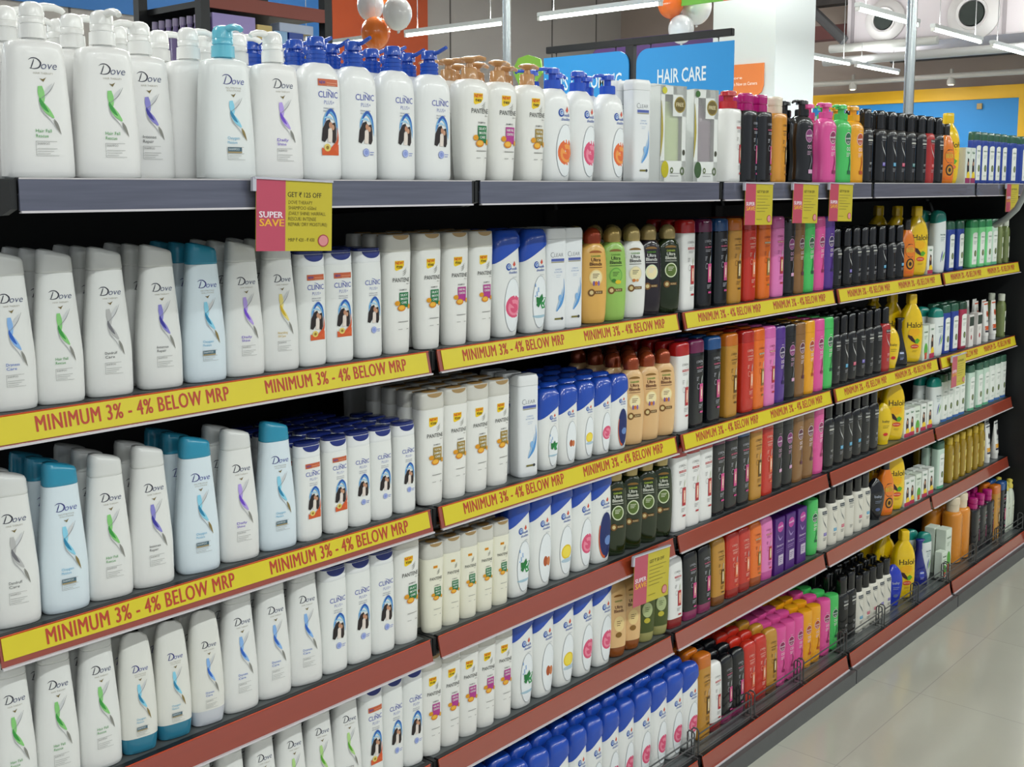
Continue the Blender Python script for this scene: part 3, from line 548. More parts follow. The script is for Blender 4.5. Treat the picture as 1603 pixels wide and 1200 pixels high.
TRE = {'violet': '6c5cb8', 'cyan': '3ca0cc', 'rose': 'cc4468', 'grey': '7c8484', 'teal': '3c7c80', 'red': 'c84c4c', 'dark': '2c2e30'}
def tres_label(surf, v, H, k, ink, cx=2):
    p = Print(surf); X = lambda q: cx+q*k; z = H*.62
    p.rect(X(-13), z-3*k, X(14), z+8*k, '3a3c40' if ink != '303438' else '23303c'); p.text('TRESemm\u00e9', X(0), z+.6*k, 4.6*k, 'dcdcd8', .005, 0, 'c', 24*k); p.lines(X(-10), z-7*k, 22*k, 1, 3, ink, 1.2)
    if v in ('grey', 'dark', 'teal'): p.rect(X(-12), z-12*k, X(14), z-7*k, 'b4b4ac'); p.lines(X(-10), z-18*k, 22*k, 2, 5*k, ink, 1.2)
    else: p.stroke([(X(-12), z-10*k, .4), (X(-7), z-26*k, 1.5*k), (X(2), z-40*k, 4*k), (X(14), z-56*k, .5)], 'c8c8c8' if ink != '303438' else '6c7478')
    if v not in ('dark', 'grey'): p.rect(X(-4), H*.24, X(13), H*.24+11*k, TRE[v])
    p.lines(X(-6), H*.2, 18*k, 3, 4*k, ink, 1.2); p.lines(X(-2), H*.24+8*k, 12*k, 2, 4*k, 'e0e0e0', 1.)
    return p
def tresemme(v, h=228., k=1., white=False):
    body = {True: 'dfdcd0', False: '131416'}[white] if v != 'red' else 'ac2c2c'; hb = h-58
    L = Loft([(0, 26*k, 18, 0, 2.5), (3, 29*k, 20, 0, 2.5), (20, 30*k, 21, 0, 2.5), (hb-22, 30*k, 21, 0, 2.5), (hb-8, 28*k, 19.6, 0, 2.4), (hb-1, 23*k, 17, 0, 2.3), (hb+1, 17, 15, 0, 2.2)])
    C = Loft([(hb, 17, 15, 0, 2.2), (hb+1, 19, 16.5, 0, 2.4), (h-3, 19, 16.5, 0, 2.4), (h, 16.5, 14.5, 0, 2.3)], 12)
    nm = 'cream' if white else 'red' if v == 'red' else 'black'
    return dict(name='black_cap_bottle', cat='shampoo bottle', w=.061*k, d=.043, h=h/1000, desc='%s bottle, %s tag, black cap' % (nm, {'dark': 'plain', 'red': 'pale'}.get(v, v)),
        parts=[('body', L.mesh('body', mat(body, .2 if not white else .35, .3)), None), ('cap', C.mesh('cap', mat('0d0e10', .18, .5)), None), ('label', tres_label(L.front, v, h, k, '303438' if white else '9c9ca0').mesh(), None)])

def halo(h=254.):
    L = Loft([(0, 28, 17), (3, 35, 21), (30, 41, 24), (90, 45, 25), (150, 44, 25), (185, 36, 22), (205, 24, 18), (214, 17, 16), (218, 15, 15)])
    C = Loft([(217, 15, 14, 0, 4), (218, 17, 16, 0, 5), (h-3, 16.5, 15.5, 0, 5), (h, 14.5, 13.5, 0, 5)], 8)
    p = Print(L.front); p.text('Halo', 0, 130, 20, '3c2c08', .014, 0, 'c', 54, 4); p.text('H', 36, 130, 20, '3c2c08', .014, 0, 'c', 13, 4); p.lines(-8, 122, 30, 2, 5, '8c7418', 1.4)
    p.ell(2, 112, 24, 15, 'f4b818'); p.poly([(-24, 104), (-8, 100), (4, 86), (10, 70), (4, 74), (-8, 80), (-22, 94)], '3c1c20'); p.poly([(6, 84), (16, 90), (28, 82), (18, 70), (8, 72)], '5cac28')
    p.ell(6, 60, 17, 8, 'd84828'); p.text('NATURAL', 6, 58, 4, 'f8e8c8', .02, 0, 'c', 26); p.lines(-4, 44, 22, 2, 4, '9c7c14', 1)
    return dict(name='shampoo_bottle', cat='shampoo bottle', w=.09, d=.051, h=h/1000, desc='glossy yellow bottle, square cap',
        parts=[('body', L.mesh('body', mat('f0c810', .12, .6)), None), ('cap', C.mesh('cap', mat('ecc414', .18, .5)), None), ('label', p.mesh(), None)])
def bee():
    L = Loft([(0, 26, 17), (3, 31, 20), (40, 35, 22), (90, 36, 22), (130, 31, 20), (160, 20, 16), (170, 14, 13)])
    C = Loft([(169, 13, 12, 0, 2), (170, 15, 14, 0, 2), (206, 15, 14, 0, 2), (210, 12, 11, 0, 2)], 10)
    p = Print(L.front); o = [(4+24*math.cos(a*math.pi/4+.39), 96+26*math.sin(a*math.pi/4+.39)) for a in range(8)]
    p.poly(o, '231d14'); p.text('BEER', 4, 90, 15, 'd8b838', .03, 0, 'c', 36); p.lines(-8, 108, 24, 2, 6, 'c4a040', 2); p.ell(4, 48, 18, 20, '2c2014'); p.ell(4, 48, 13, 15, 'c88c28', ring=.5); p.rect(-18, 14, 22, 22, 'e86c14')
    return dict(name='shampoo_bottle', cat='shampoo bottle', w=.07, d=.044, h=.21, desc='orange bottle, black octagon badge',
        parts=[('body', L.mesh('body', mat('e87c18', .2, .5)), None), ('cap', C.mesh('cap', mat('1c1814', .3, .3)), None), ('label', p.mesh(), None)])
HIM = {'navy': ('27449c', '2c5c48', 'navy blue'), 'green': ('7cdc90', '2c8c54', 'mint green'), 'white': ('dde4dc', '3c6450', 'white'), 'red': ('a82c4c', '244434', 'crimson'), 'pale': ('c4dccc', '34604c', 'pale green')}
def himalaya(v, h=192., k=1.):
    b = HIM[v]
    L = Loft([(0, 26*k, 15, 0, 4), (3, 29*k, 17.5, 0, 4), (h-34, 29*k, 17.5, 0, 4), (h-31, 28*k, 17, 0, 4)])
    C = Loft([(h-31, 27*k, 16, 0, 4), (h-30.5, 28.6*k, 17.2, 0, 4), (h-3, 28*k, 16.8, 0, 3.6), (h, 25*k, 14.5, 0, 3.4)], 9)
    p = Print(L.front); p.rect(-18*k, h*.07, 24*k, h*.70, 'e8ece6'); p.ell(3, h*.70, 21*k, 8, 'e8ece6', 16, 0, 3.15); p.text('HERBALS', 3, h*.62, 5, '3c6450', .02, 0, 'c', 28*k); p.lines(-10*k, h*.55, 26*k, 3, 5, '7c9484', 1.2)
    p.ell(6, h*.30, 9*k, 13, '3c4c3c'); p.ell(6, h*.30, 6*k, 9, '7c8c54'); p.lines(-8*k, h*.16, 24*k, 2, 4, '7c9484', 1)
    if v in ('white', 'pale'): p.rect(-27*k, 3, 27*k, h*.07, '3c6cac' if v == 'white' else '5cac84')
    return dict(name='shampoo_bottle', cat='shampoo bottle', w=.059*k, d=.036, h=h/1000, desc=b[2]+' slab bottle, green cap',
        parts=[('body', L.mesh('body', mat(b[0], .28, .3)), None), ('cap', C.mesh('cap', mat(b[1], .25, .3)), None), ('label', p.mesh(), None)])
def tealcap(h=236.):
    L = Loft([(0, 25, 18), (3, 29, 20), (60, 34, 22), (150, 35, 22), (h-45, 33, 21), (h-40, 32, 20)])
    C = Loft([(h-44, 32, 20), (h-43, 34, 21.4), (h-14, 31, 19), (h-3, 22, 13), (h, 12, 8)], 6, 3, 5)
    p = Print(L.front); p.text('Anti Hair', 4, h*.6, 6, '2c5c5c', .02, 0, 'c', 32); p.lines(-8, h*.56, 26, 3, 6, '6c8c8c', 1.6); p.stroke([(-4, 40, 1), (2, 66, 6), (8, 84, 1)], '4c5ca8'); p.stroke([(6, 44, 1), (12, 62, 8), (20, 80, 1)], '7cb458')
    return dict(name='shampoo_bottle', cat='shampoo bottle', w=.071, d=.045, h=h/1000, desc='white bottle, wavy teal cap',
        parts=[('body', L.mesh('body', mat('e2e8e6', .28, .3)), None), ('cap', C.mesh('cap', mat('1c8478', .22, .4)), None), ('label', p.mesh(), None)])
CART = {'lady': ('e4e8e2', '3c2420', 'b83054', 'f0cc28', 'white carton, long-haired woman'), 'green': ('dce6d8', '2c5c2c', '5cac3c', 'c84c2c', 'white carton, green leaf print'), 'dark': ('e8e4e0', '2c3c34', '2c3c34', 'a82c3c', 'white carton, dark green band'),
        'plum': ('dce4dc', '2c2028', '9c2c64', 'f0d028', 'plum carton, yellow stripe'), 'purple': ('4c1c78', 'c03c9c', 'c03c9c', 'd8d0e0', 'purple carton, pink emblem'), 'white': ('e8eae8', 'b0b8b4', 'd0d4d0', '7c8484', 'plain white carton')}
def carton(v, w_=52., d_=34., h=130.):
    b = CART[v]; m = MB().box((-w_/2000, -d_/2000, 0), (w_/2000, d_/2000, h/1000), .0015); q = w_/52
    f = MB().box((-w_/2000+.001, -d_/2000+.001, h/1000), (w_/2000-.001, d_/2000-.001, h/1000+.0012))
    p = Print(lambda x, z: -d_/2)
    if v in ('lady', 'plum'):
        p.poly([(-8*q, 20), (-10*q, h*.5), (-2*q, h*.72), (10*q, h*.68), (14*q, h*.4), (10*q, 18), (2*q, 30)], b[1]); p.ell(1*q, h*.56, 5*q, 8, 'd0a080'); p.ell(6*q, h*.2, 16*q, h*.14, b[3]); p.rect(-24*q, 2, 24*q, h*.16, b[2]); p.text('Hair', 0, h*.84, 8, '2c7c4c', .02, 0, 'c', 26*q)
    elif v == 'green': p.ell(4, h*.3, 17*q, h*.2, b[2]); p.rect(-6*q, 4, 16*q, h*.22, b[3]); p.text('Herbal', 0, h*.8, 7, b[1], .02, 0, 'c', 32*q); p.lines(-14*q, h*.7, 28*q, 3, 5, '6c8c6c', 1.4)
    elif v == 'dark': p.rect(-24*q, h*.66, 24*q, h*.95, b[1]); p.ell(0, h*.3, 7*q, 10, b[3]); p.lines(-14*q, h*.56, 26*q, 3, 5, '8c8c84', 1.4)
    elif v == 'purple':
        p.ell(3, h*.84, 16*q, h*.09, b[1]); p.text('sunsilk', 3, h*.83, 7, 'f0e0f0', .02, 0, 'c', 26*q); p.stroke([(-12*q, h*.72, 1), (0, h*.62, 6), (14*q, h*.66, 1)], 'a088c0'); p.text('Shampoo', 2, h*.5, 6, 'd8c8e4', .02, .1, 'c', 36*q); p.rect(-6*q, h*.16, 20*q, h*.34, 'c4b8cc'); p.lines(-2*q, h*.28, 18*q, 3, 6, '4c1c78', 1.6); p.lines(-16*q, h*.44, 34*q, 2, 6, 'a88cc4', 1.6)
    else: p.lines(-12*q, h*.6, 24*q, 3, 5, b[3], 1.2)
    return dict(name='carton', cat='carton', w=w_/1000, d=d_/1000, h=h/1000, desc=b[4], parts=[('box', m.mesh('box', mat(b[0], .4, .1), False), None), ('flap', f.mesh('flap', mat(b[0], .45), False), None), ('label', p.mesh(), None)])
def window_carton(v):
    g = v == 'olive'; w_, d_, h = 84., 60., 226.
    m = MB(); X0, X1, Y0, Y1 = -.042, .042, -.03, .03
    for a, b in (((X0, Y1-.002, 0), (X1, Y1, h/1000)), ((X0, Y0, 0), (X0+.0015, Y1, h/1000)), ((X1-.0015, Y0, 0), (X1, Y1, h/1000)), ((X0, Y0, 0), (X1, Y1, .0015)), ((X0, Y0, .2245), (X1, Y1, .226)),
                 ((X0, Y0, 0), (X0+.014, Y0+.0015, .226)), ((X1-.014, Y0, 0), (X1, Y0+.0015, .226)), ((X0, Y0, 0), (X1, Y0+.0015, .05)), ((X0, Y0, .205), (X1, Y0+.0015, .226)), ((-.002, Y0, .155), (X1, Y0+.0015, .226))): m.box(a, b)
    pane = MB().box((X0+.014, Y0+.0002, .05), (X1-.014, Y0+.0007, .205))
    inner = Loft([(2, 30, 20), (5, 34, 24), (150, 34, 24), (175, 16, 14), (190, 14, 12)]); innb = Loft([(2, 30, 20), (5, 34, 24), (150, 34, 24), (175, 16, 14), (190, 14, 12)])
    p = Print(lambda x, z: -30.0); p.ell(20, 182, 18, 19, 'a08c3c'); p.ell(20, 182, 15, 16, '6c5c28'); p.text('FREE', 20, 178, 9, 'e8dcb0', .02, 0, 'c', 24)
    p.ell(-26, 30, 12, 20, 'c4b81c' if g else '3c5c34'); p.ell(-4, 28, 5, 7, '5c6c3c', ring=.5); p.ell(30, 26, 7, 10, '5c6c4c', ring=.5); p.lines(-10, 20, 34, 2, 6, 'a0a0a0', 1.4); p.ell(-30, 214, 8, 8, 'd0cc3c' if g else '3c6c2c')
    p.stroke([(-41, 60, 1), (-37, 120, 7), (-40, 190, 1)], 'b0a040'); p.ell(34, 70, 4, 7, '3c3c2c')
    liq = mat('b8c890' if g else '786472', .25, .3)
    return dict(name='gift_carton', cat='carton', w=.084, d=.06, h=.226, desc='windowed gift carton, '+('pale green' if g else 'mauve')+' bottle',
        parts=[('box', m.mesh('box', mat('e8ebe8', .35, .2), False), None), ('window', pane.mesh('window', mat('ffffff', .06, alpha=.14), False), 'clear film window'), ('inner_bottle', inner.mesh('inner_bottle', liq), None), ('label', p.mesh(), None)])
def tube(v='orange', h=168.):
    C = Loft([(0, 15, 13, 0, 2.2), (1, 17, 15, 0, 2.2), (26, 17.5, 15.5, 0, 2.2)], 8)
    L = Loft([(26, 20, 17, 0, 2.2), (60, 22, 14, 0, 2.2), (120, 24, 8, 0, 2.4), (h-8, 25.5, 2.5, 0, 2.4), (h, 25.5, 1.6, 0, 2.4)])
    p = Print(L.front); c = 'c8501c' if v == 'orange' else '3c3c44'; p.ell(3, h*.7, 11, 13, c); p.ell(3, h*.7, 4, 5, '402018'); p.rect(-18, h*.3, 22, h*.4, c if v == 'orange' else 'e0a028'); p.rect(-17, h*.24, 20, h*.29, '3c3440'); p.text('CARE', 2, h*.5, 7, '4c5c64', .02, 0, 'c', 26); p.rect(-22, h*.93, 22, h*.96, c)
    return dict(name='cream_tube', cat='tube', w=.051, d=.034, h=h/1000, desc='white squeeze tube, %s band' % ('orange' if v == 'orange' else 'yellow'),
        parts=[('body', L.mesh('body', mat('e6e6e2', .3, .3)), None), ('cap', C.mesh('cap', mat('dcdcd8', .3, .2)), None), ('label', p.mesh(), None)])
def oil(v='gold', h=188.):
    c = {'gold': 'c8a41c', 'green': '9cac6c', 'clear': 'b4b88c'}[v]; cc = {'gold': 'c8a830', 'green': 'd0d4c4', 'clear': 'cccfc0'}[v]
    L = Loft([(0, 20, 16, 0, 3), (3, 23, 18, 0, 3), (h-60, 23, 18, 0, 3), (h-40, 20, 16, 0, 2.6), (h-30, 13, 12, 0, 2.2)])
    C = Loft([(h-31, 13, 12, 0, 2), (h-30, 15, 14, 0, 2), (h-2, 15, 14, 0, 2), (h, 12, 11, 0, 2)], 9)
    p = Print(L.front); p.rect(-4, h*.12, 14, h*.6, 'd8c468' if v == 'gold' else 'dfe4d0'); p.ell(5, h*.42, 7, 10, 'a87c18' if v == 'gold' else '3c5c2c'); p.lines(-2, h*.28, 14, 3, 5, '7c6420', 1.2)
    return dict(name='oil_bottle', cat='oil bottle', w=.047, d=.037, h=h/1000, desc={'gold': 'translucent golden oil bottle', 'green': 'translucent bottle, leafy print', 'clear': 'clear bottle of greenish oil'}[v],
        parts=[('body', L.mesh('body', mat(c, .12, .5, .45)), None), ('cap', C.mesh('cap', mat(cc, .25, .3)), None), ('label', p.mesh(), None)])
def jar():
    L = Loft([(0, 38, 34, 0, 2.2), (3, 42, 38, 0, 2.2), (190, 42, 38, 0, 2.2), (204, 38, 34, 0, 2.2), (208, 26, 24, 0, 2)])
    C = MB().lathe([(.207, .02), (.208, .025), (.236, .025), (.237, .027), (.262, .027), (.266, .024), (.267, .01)], seg=24)
    p = Print(L.front); p.rect(6, 20, 26, 190, 'e0a050'); [p.rect(12, 36+i*22, 20, 48+i*22, 'a86418') for i in range(6)]
    return dict(name='shampoo_bottle', cat='shampoo bottle', w=.086, d=.078, h=.267, desc='big round orange bottle, cream cap',
        parts=[('body', L.mesh('body', mat('dc8c2c', .22, .4)), None), ('cap', C.mesh('cap', mat('e0d0b4', .3, .3)), 'cream cap'), ('label', p.mesh(), None)])
def spade(v='navy', h=176.):
    L = Loft([(0, 34, 20, 0, 2.6), (3, 39, 23, 0, 2.6), (30, 38, 23, 0, 2.4), (70, 28, 19, 0, 2.3), (110, 17, 14, 0, 2.2), (h-38, 11, 11, 0, 2)])
    C = Loft([(h-39, 11, 11, 0, 2), (h-38, 13, 13, 0, 2), (h-14, 12, 12, 0, 2), (h-2, 20, 12, 5, 2.2), (h, 18, 10, 5, 2.2)], 6)
    c = '18227c' if v == 'navy' else '121316'; p = Print(L.front); p.ell(2, 42, 12, 16, '3c4cb4' if v == 'navy' else '3c4450'); p.lines(-6, 30, 18, 2, 5, 'a8b0dc', 1.4); p.rect(-6, 46, 12, 52, 'c0c8e8')
    return dict(name='shampoo_bottle', cat='shampoo bottle', w=.078, d=.047, h=h/1000, desc=('deep blue' if v == 'navy' else 'black')+' wide-footed bottle, slim neck',
        parts=[('body', L.mesh('body', mat(c, .15, .5)), None), ('cap', C.mesh('cap', mat(c, .2, .4)), None), ('label', p.mesh(), None)])
OV = {'yellow': ('ecc818', 'bright yellow oval bottle'), 'black': ('16181c', 'black round-bodied bottle'), 'blue': ('2038b8', 'cobalt blue round-shouldered bottle')}
def oval(v='yellow', h=150.):
    b = OV[v]; L = Loft([(0, 18, 13, 0, 2.2), (2, 21, 15, 0, 2.2), (12, 24, 17, 0, 2.1), (h*.3, 33, 20, 0, 2.1), (h*.58, 38, 21, 0, 2.1), (h*.8, 31, 18, 0, 2.1), (h*.93, 18, 12, 0, 2.1), (h, 6, 5, 0, 2)], 6)
    F_ = Loft([(0, 19, 14, 0, 2.2), (1, 22, 16, 0, 2.2), (12, 23, 17, 0, 2.2)], 5)
    p = Print(L.front); p.text('baby', 2, h*.55, 9, '4c3c14' if v == 'yellow' else 'b0b8c8', .02, 0, 'c', 30); p.lines(-10, h*.46, 26, 2, 6, '6c5818' if v == 'yellow' else '8c98b0', 1.6); p.ell(2, h*.26, 10, 6, 'd8342c' if v == 'yellow' else '5c6c9c')
    return dict(name='shampoo_bottle', cat='shampoo bottle', w=.076, d=.043, h=h/1000, desc=b[1],
        parts=[('body', L.mesh('body', mat(b[0], .15, .5)), None), ('cap', F_.mesh('cap', mat(b[0], .25, .3)), None), ('label', p.mesh(), None)])
def lotion():
    L = Loft([(0, 24, 18), (3, 28, 21), (120, 28, 21), (160, 24, 18), (180, 14, 13), (186, 11, 11)])
    C = MB().lathe([(.185, .011), (.186, .015), (.2, .015), (.206, .011), (.214, .010), (.215, .013), (.223, .012), (.226, .006)], seg=18)
    p = Print(L.front); p.rect(-8, 40, 20, 130, 'e8ecd8'); p.text('BABY', 4, 104, 7, '7c9c64', .02, 0, 'c', 22); p.lines(-4, 92, 20, 4, 7, 'a8b494', 1.6)
    return dict(name='lotion_bottle', cat='lotion bottle', w=.057, d=.043, h=.226, desc='pale lotion bottle, yellow cap',
        parts=[('body', L.mesh('body', mat('d4dccc', .3, .3)), None), ('cap', C.mesh('cap', mat('d8c858', .25, .3)), 'yellow cap'), ('label', p.mesh(), None)])

BUILD = {'dove': dove, 'dovec': dovec, 'dovep': lambda v: dovep(v, .05), 'dovepb': lambda v: dovep(v, -1.35), 'dovepl': lambda v: dovep(v, 3.3), 'clinic': clinic, 'clinics': lambda v: clinic(v, 184., .86),
    'clinicp': lambda v: clinicp(v, .3), 'clinicpb': lambda v: clinicp(v, -1.5), 'pant': pantene, 'pantw': lambda v: pantene(v, 222., .95, '199'), 'pants': lambda v: pantene(v, 192., .82, '75', True), 'pantp': lambda v: pantenep(v, .1), 'pantpb': lambda v: pantenep(v, -1.3),
    'hs': hs, 'hss': lambda v: hs(v, 188., .84), 'hsp': lambda v: hsp(v, .2), 'hspl': lambda v: hsp(v, 3.0), 'clear': lambda v: clear(), 'garn': garnier, 'garnc': garnierc, 'lor': loreal, 'lorc': lorealc, 'lorp': lambda v: lorealp(v, .25),
    'sun': sunsilk, 'sunc': sunsilkc, 'sunp': lambda v: sunsilkp(v, 3.2), 'tre': tresemme, 'tress': lambda v: tresemme(v, 190., .9), 'trew': lambda v: tresemme(v, 200., .95, True), 'halo': lambda v: halo(), 'halos': lambda v: halo(236.), 'bee': lambda v: bee(),
    'him': himalaya, 'teal': lambda v: tealcap(), 'teals': lambda v: tealcap(186.), 'cart': carton, 'carts': lambda v: carton(v, 44., 30., 104.), 'cartb': lambda v: carton(v, 88., 52., 46.), 'pack': lambda v: carton(v, 62., 40., 178.),
    'win': window_carton, 'tube': tube, 'oil': oil, 'jar': lambda v: jar(), 'spade': spade, 'oval': oval, 'lotion': lambda v: lotion()}
def kind(key):
    if key not in KIND:
        a, b = key.split('.') if '.' in key else (key, ''); KIND[key] = BUILD[a](b) if b or a in ('clear', 'halo', 'halos', 'bee', 'teal', 'teals', 'jar', 'lotion') else BUILD[a]()
    return KIND[key]
# ------------------------------------------------------------------ shelving run (six levels, five bays)
BAY = .9; NB = 5
YF = {1: -.1076, 2: 0., 3: -.0011, 4: .0021, 5: .0042, 6: -.0867}
ZT = {1: 1.6109, 2: 1.2749, 3: .952, 4: .6779, 5: .4089, 6: .0904}
X1 = {1: .0137}
YB = .44
m_black = noisy(mat('17191b', .45), 30, .2); m_board = noisy(mat('565b5c', .32, .2), 60, .12); m_kick = noisy(mat('4c4e50', .4, .1), 25, .08)
m_clear = noisy(mat('5f6274', .12, .7), 6, .42, 0, (.6, 1, 14)); m_lip = mat('d4d0d6', .2, .3); m_orange = noisy(mat('983c26', .3, 1.), 9, .08, 0, (.5, 1, 10))  # m_clear: reflection streaks painted into the top channel's colour
m_edge = mat('d8502c', .35); m_strip = noisy(mat('dccb2c', .3, .25), 12, .05); m_ink = mat('b8402c', .5); m_back = mat('101214', .6)

fr = empty('gondola_frame', (0, 0, 0)); tag(fr, 'long black steel gondola with back panels, uprights and grey kick plates', 'shelving frame')
for k in range(NB):
    MB().box((k*BAY+.026, YB, .05), ((k+1)*BAY-.026, YB+.012, 1.60)).build('back_panel', m_back, fr, False)
    MB().box((k*BAY+.003, -.118, .0), ((k+1)*BAY-.003, -.108, .047)).box((k*BAY+.003, -.108, .0), ((k+1)*BAY-.003, YB, .045)).build('kick_plate', m_kick, fr, False)
for k in range(NB+1):
    MB().box((k*BAY-.025, YB-.012, 0), (k*BAY+.025, YB+.05, 1.62), .002).build('upright', m_black, fr, False)
ep = MB().prism([(-.125, 0), (YB+.05, 0), (YB+.05, 1.72), (.1, 1.72), (-.02, 1.56), (-.09, 1.3), (-.12, .3)], 'x', NB*BAY+.027, NB*BAY+.06)
tag(ep.build('end_panel', m_black, None, False), 'tall black side panel closing the far end of the shelving', 'end panel')

def fascia(k, s):
    """sloping price channel at the front of one shelf"""
    xa, xb = k*BAY+.012+X1.get(s, 0), (k+1)*BAY-.012+X1.get(s, 0)
    if s == 6 and k > 0: xa += .0
    y, z = YF[s], ZT[s]; h = .0449 if s == 1 else .0439; t = .0008 if s == 1 else .0102
    return xa, xb, y, z, h, t
LV = ['', 'top', 'second', 'third', 'fourth', 'fifth', 'bottom']; BN = ['first', 'second', 'third', 'fourth', 'fifth']
for s in range(1, 7):
    for k in range(NB):
        xa, xb, y, z, h, t = fascia(k, s)
        sh = empty('shelf', (xa, y, z)); look = {1: 'silvery clear price channel', 2: 'yellow offer strip', 3: 'yellow offer strip'}.get(s, 'brick red price channel')
        tag(sh, 'black %s shelf with %s, %s bay' % (LV[s], look, BN[k]), 'shelf', 'shelves of the long black gondola')
        L = xb-xa; D = YB-.014-y
        bd = MB().box((0, .014, -.022), (L, D, 0), .001); bd.build('shelf_board', m_board, sh, False)
        MB().box((0, .001, -.02), (L, .014, .0015), .001).build('front_rail', m_black, sh, False)
        # price channel: thin tilted plate, its lower edge standing out towards the aisle
        c = MB().prism([(0, 0), (-t, -h), (-t+.004, -h), (.003, -.001)], 'x', 0, L); c.build('price_channel', m_clear if s == 1 else m_orange, sh, False)
        MB().prism([(-t-.004, -h-.001), (-t-.004, -h+.0022), (-t+.004, -h+.0022), (-t+.004, -h-.001)], 'x', 0, L).build('channel_lip', m_lip, sh, False)
        MB().prism([(-.0008, -.0008), (-.0018, .0014), (.0004, .0014), (.0004, 0)], 'x', 0, L).build('channel_top_edge', m_lip if s == 1 else m_edge, sh, False)
        if s in (2, 3):
            zl = .96 if s == 2 else .93 if k else .80
            o = .004 if k == 0 and s == 3 else .010
            f = lambda q, e: (-t*q-e, -h*q)
            MB().prism([f(.02, .0006), f(zl-.06, .0006), f(zl-.06, .0016), f(.02, .0016)], 'x', o, L-.008).build('offer_strip', m_strip, sh, False)
            n = Vector((0, -h, t)).normalized()
            for fr_ in (.27, .735):
                V, F0, wd = text2d('MINIMUM 3% - 4% BELOW MRP', .0, 0, 3, 1.1); kx = .332/wd; kz = .0225/.69
                P = []; Fc = []
                for rep in range(3):
                    n0 = len(P)
                    for a, b in V:
                        zz = -h*.62+b*kz+( -.0015 if s == 2 else 0)+(.0003 if rep == 1 else 0); q = -zz/h; P.append((L*fr_-.1665+a*kx+(rep-1)*.0006, -t*q-.0021-.00003*rep, zz))
                    Fc += [tuple(i_+n0 for i_ in f_) for f_ in F0]
                obj('offer_text', mesh_from('offer_text', P, Fc, [m_ink], None, False), sh)
        # bracket arms at both ends, deeper at the back
        for xx in (-.0105, L+.0015):
            MB().prism([(.004, -.001), (.004, -h*.9), (.03, -h-.004), (D, -h-.03), (D, -.001)] if s < 6 else [(.004, -.001), (.004, -.03), (D, -.03), (D, -.001)], 'x', xx, xx+.009).build('bracket', m_black, sh, False)
        if k == 0 and s == 1:
            b = MB().lathe([(0, .005), (.002, .005), (.0028, .003)], seg=12); b.V = [(-.0105-q[2], q[0]+.045, q[1]-.024) for q in b.V]; b.build('bolt', mat('a8a8a4', .3, 0, 0, 1.), sh)

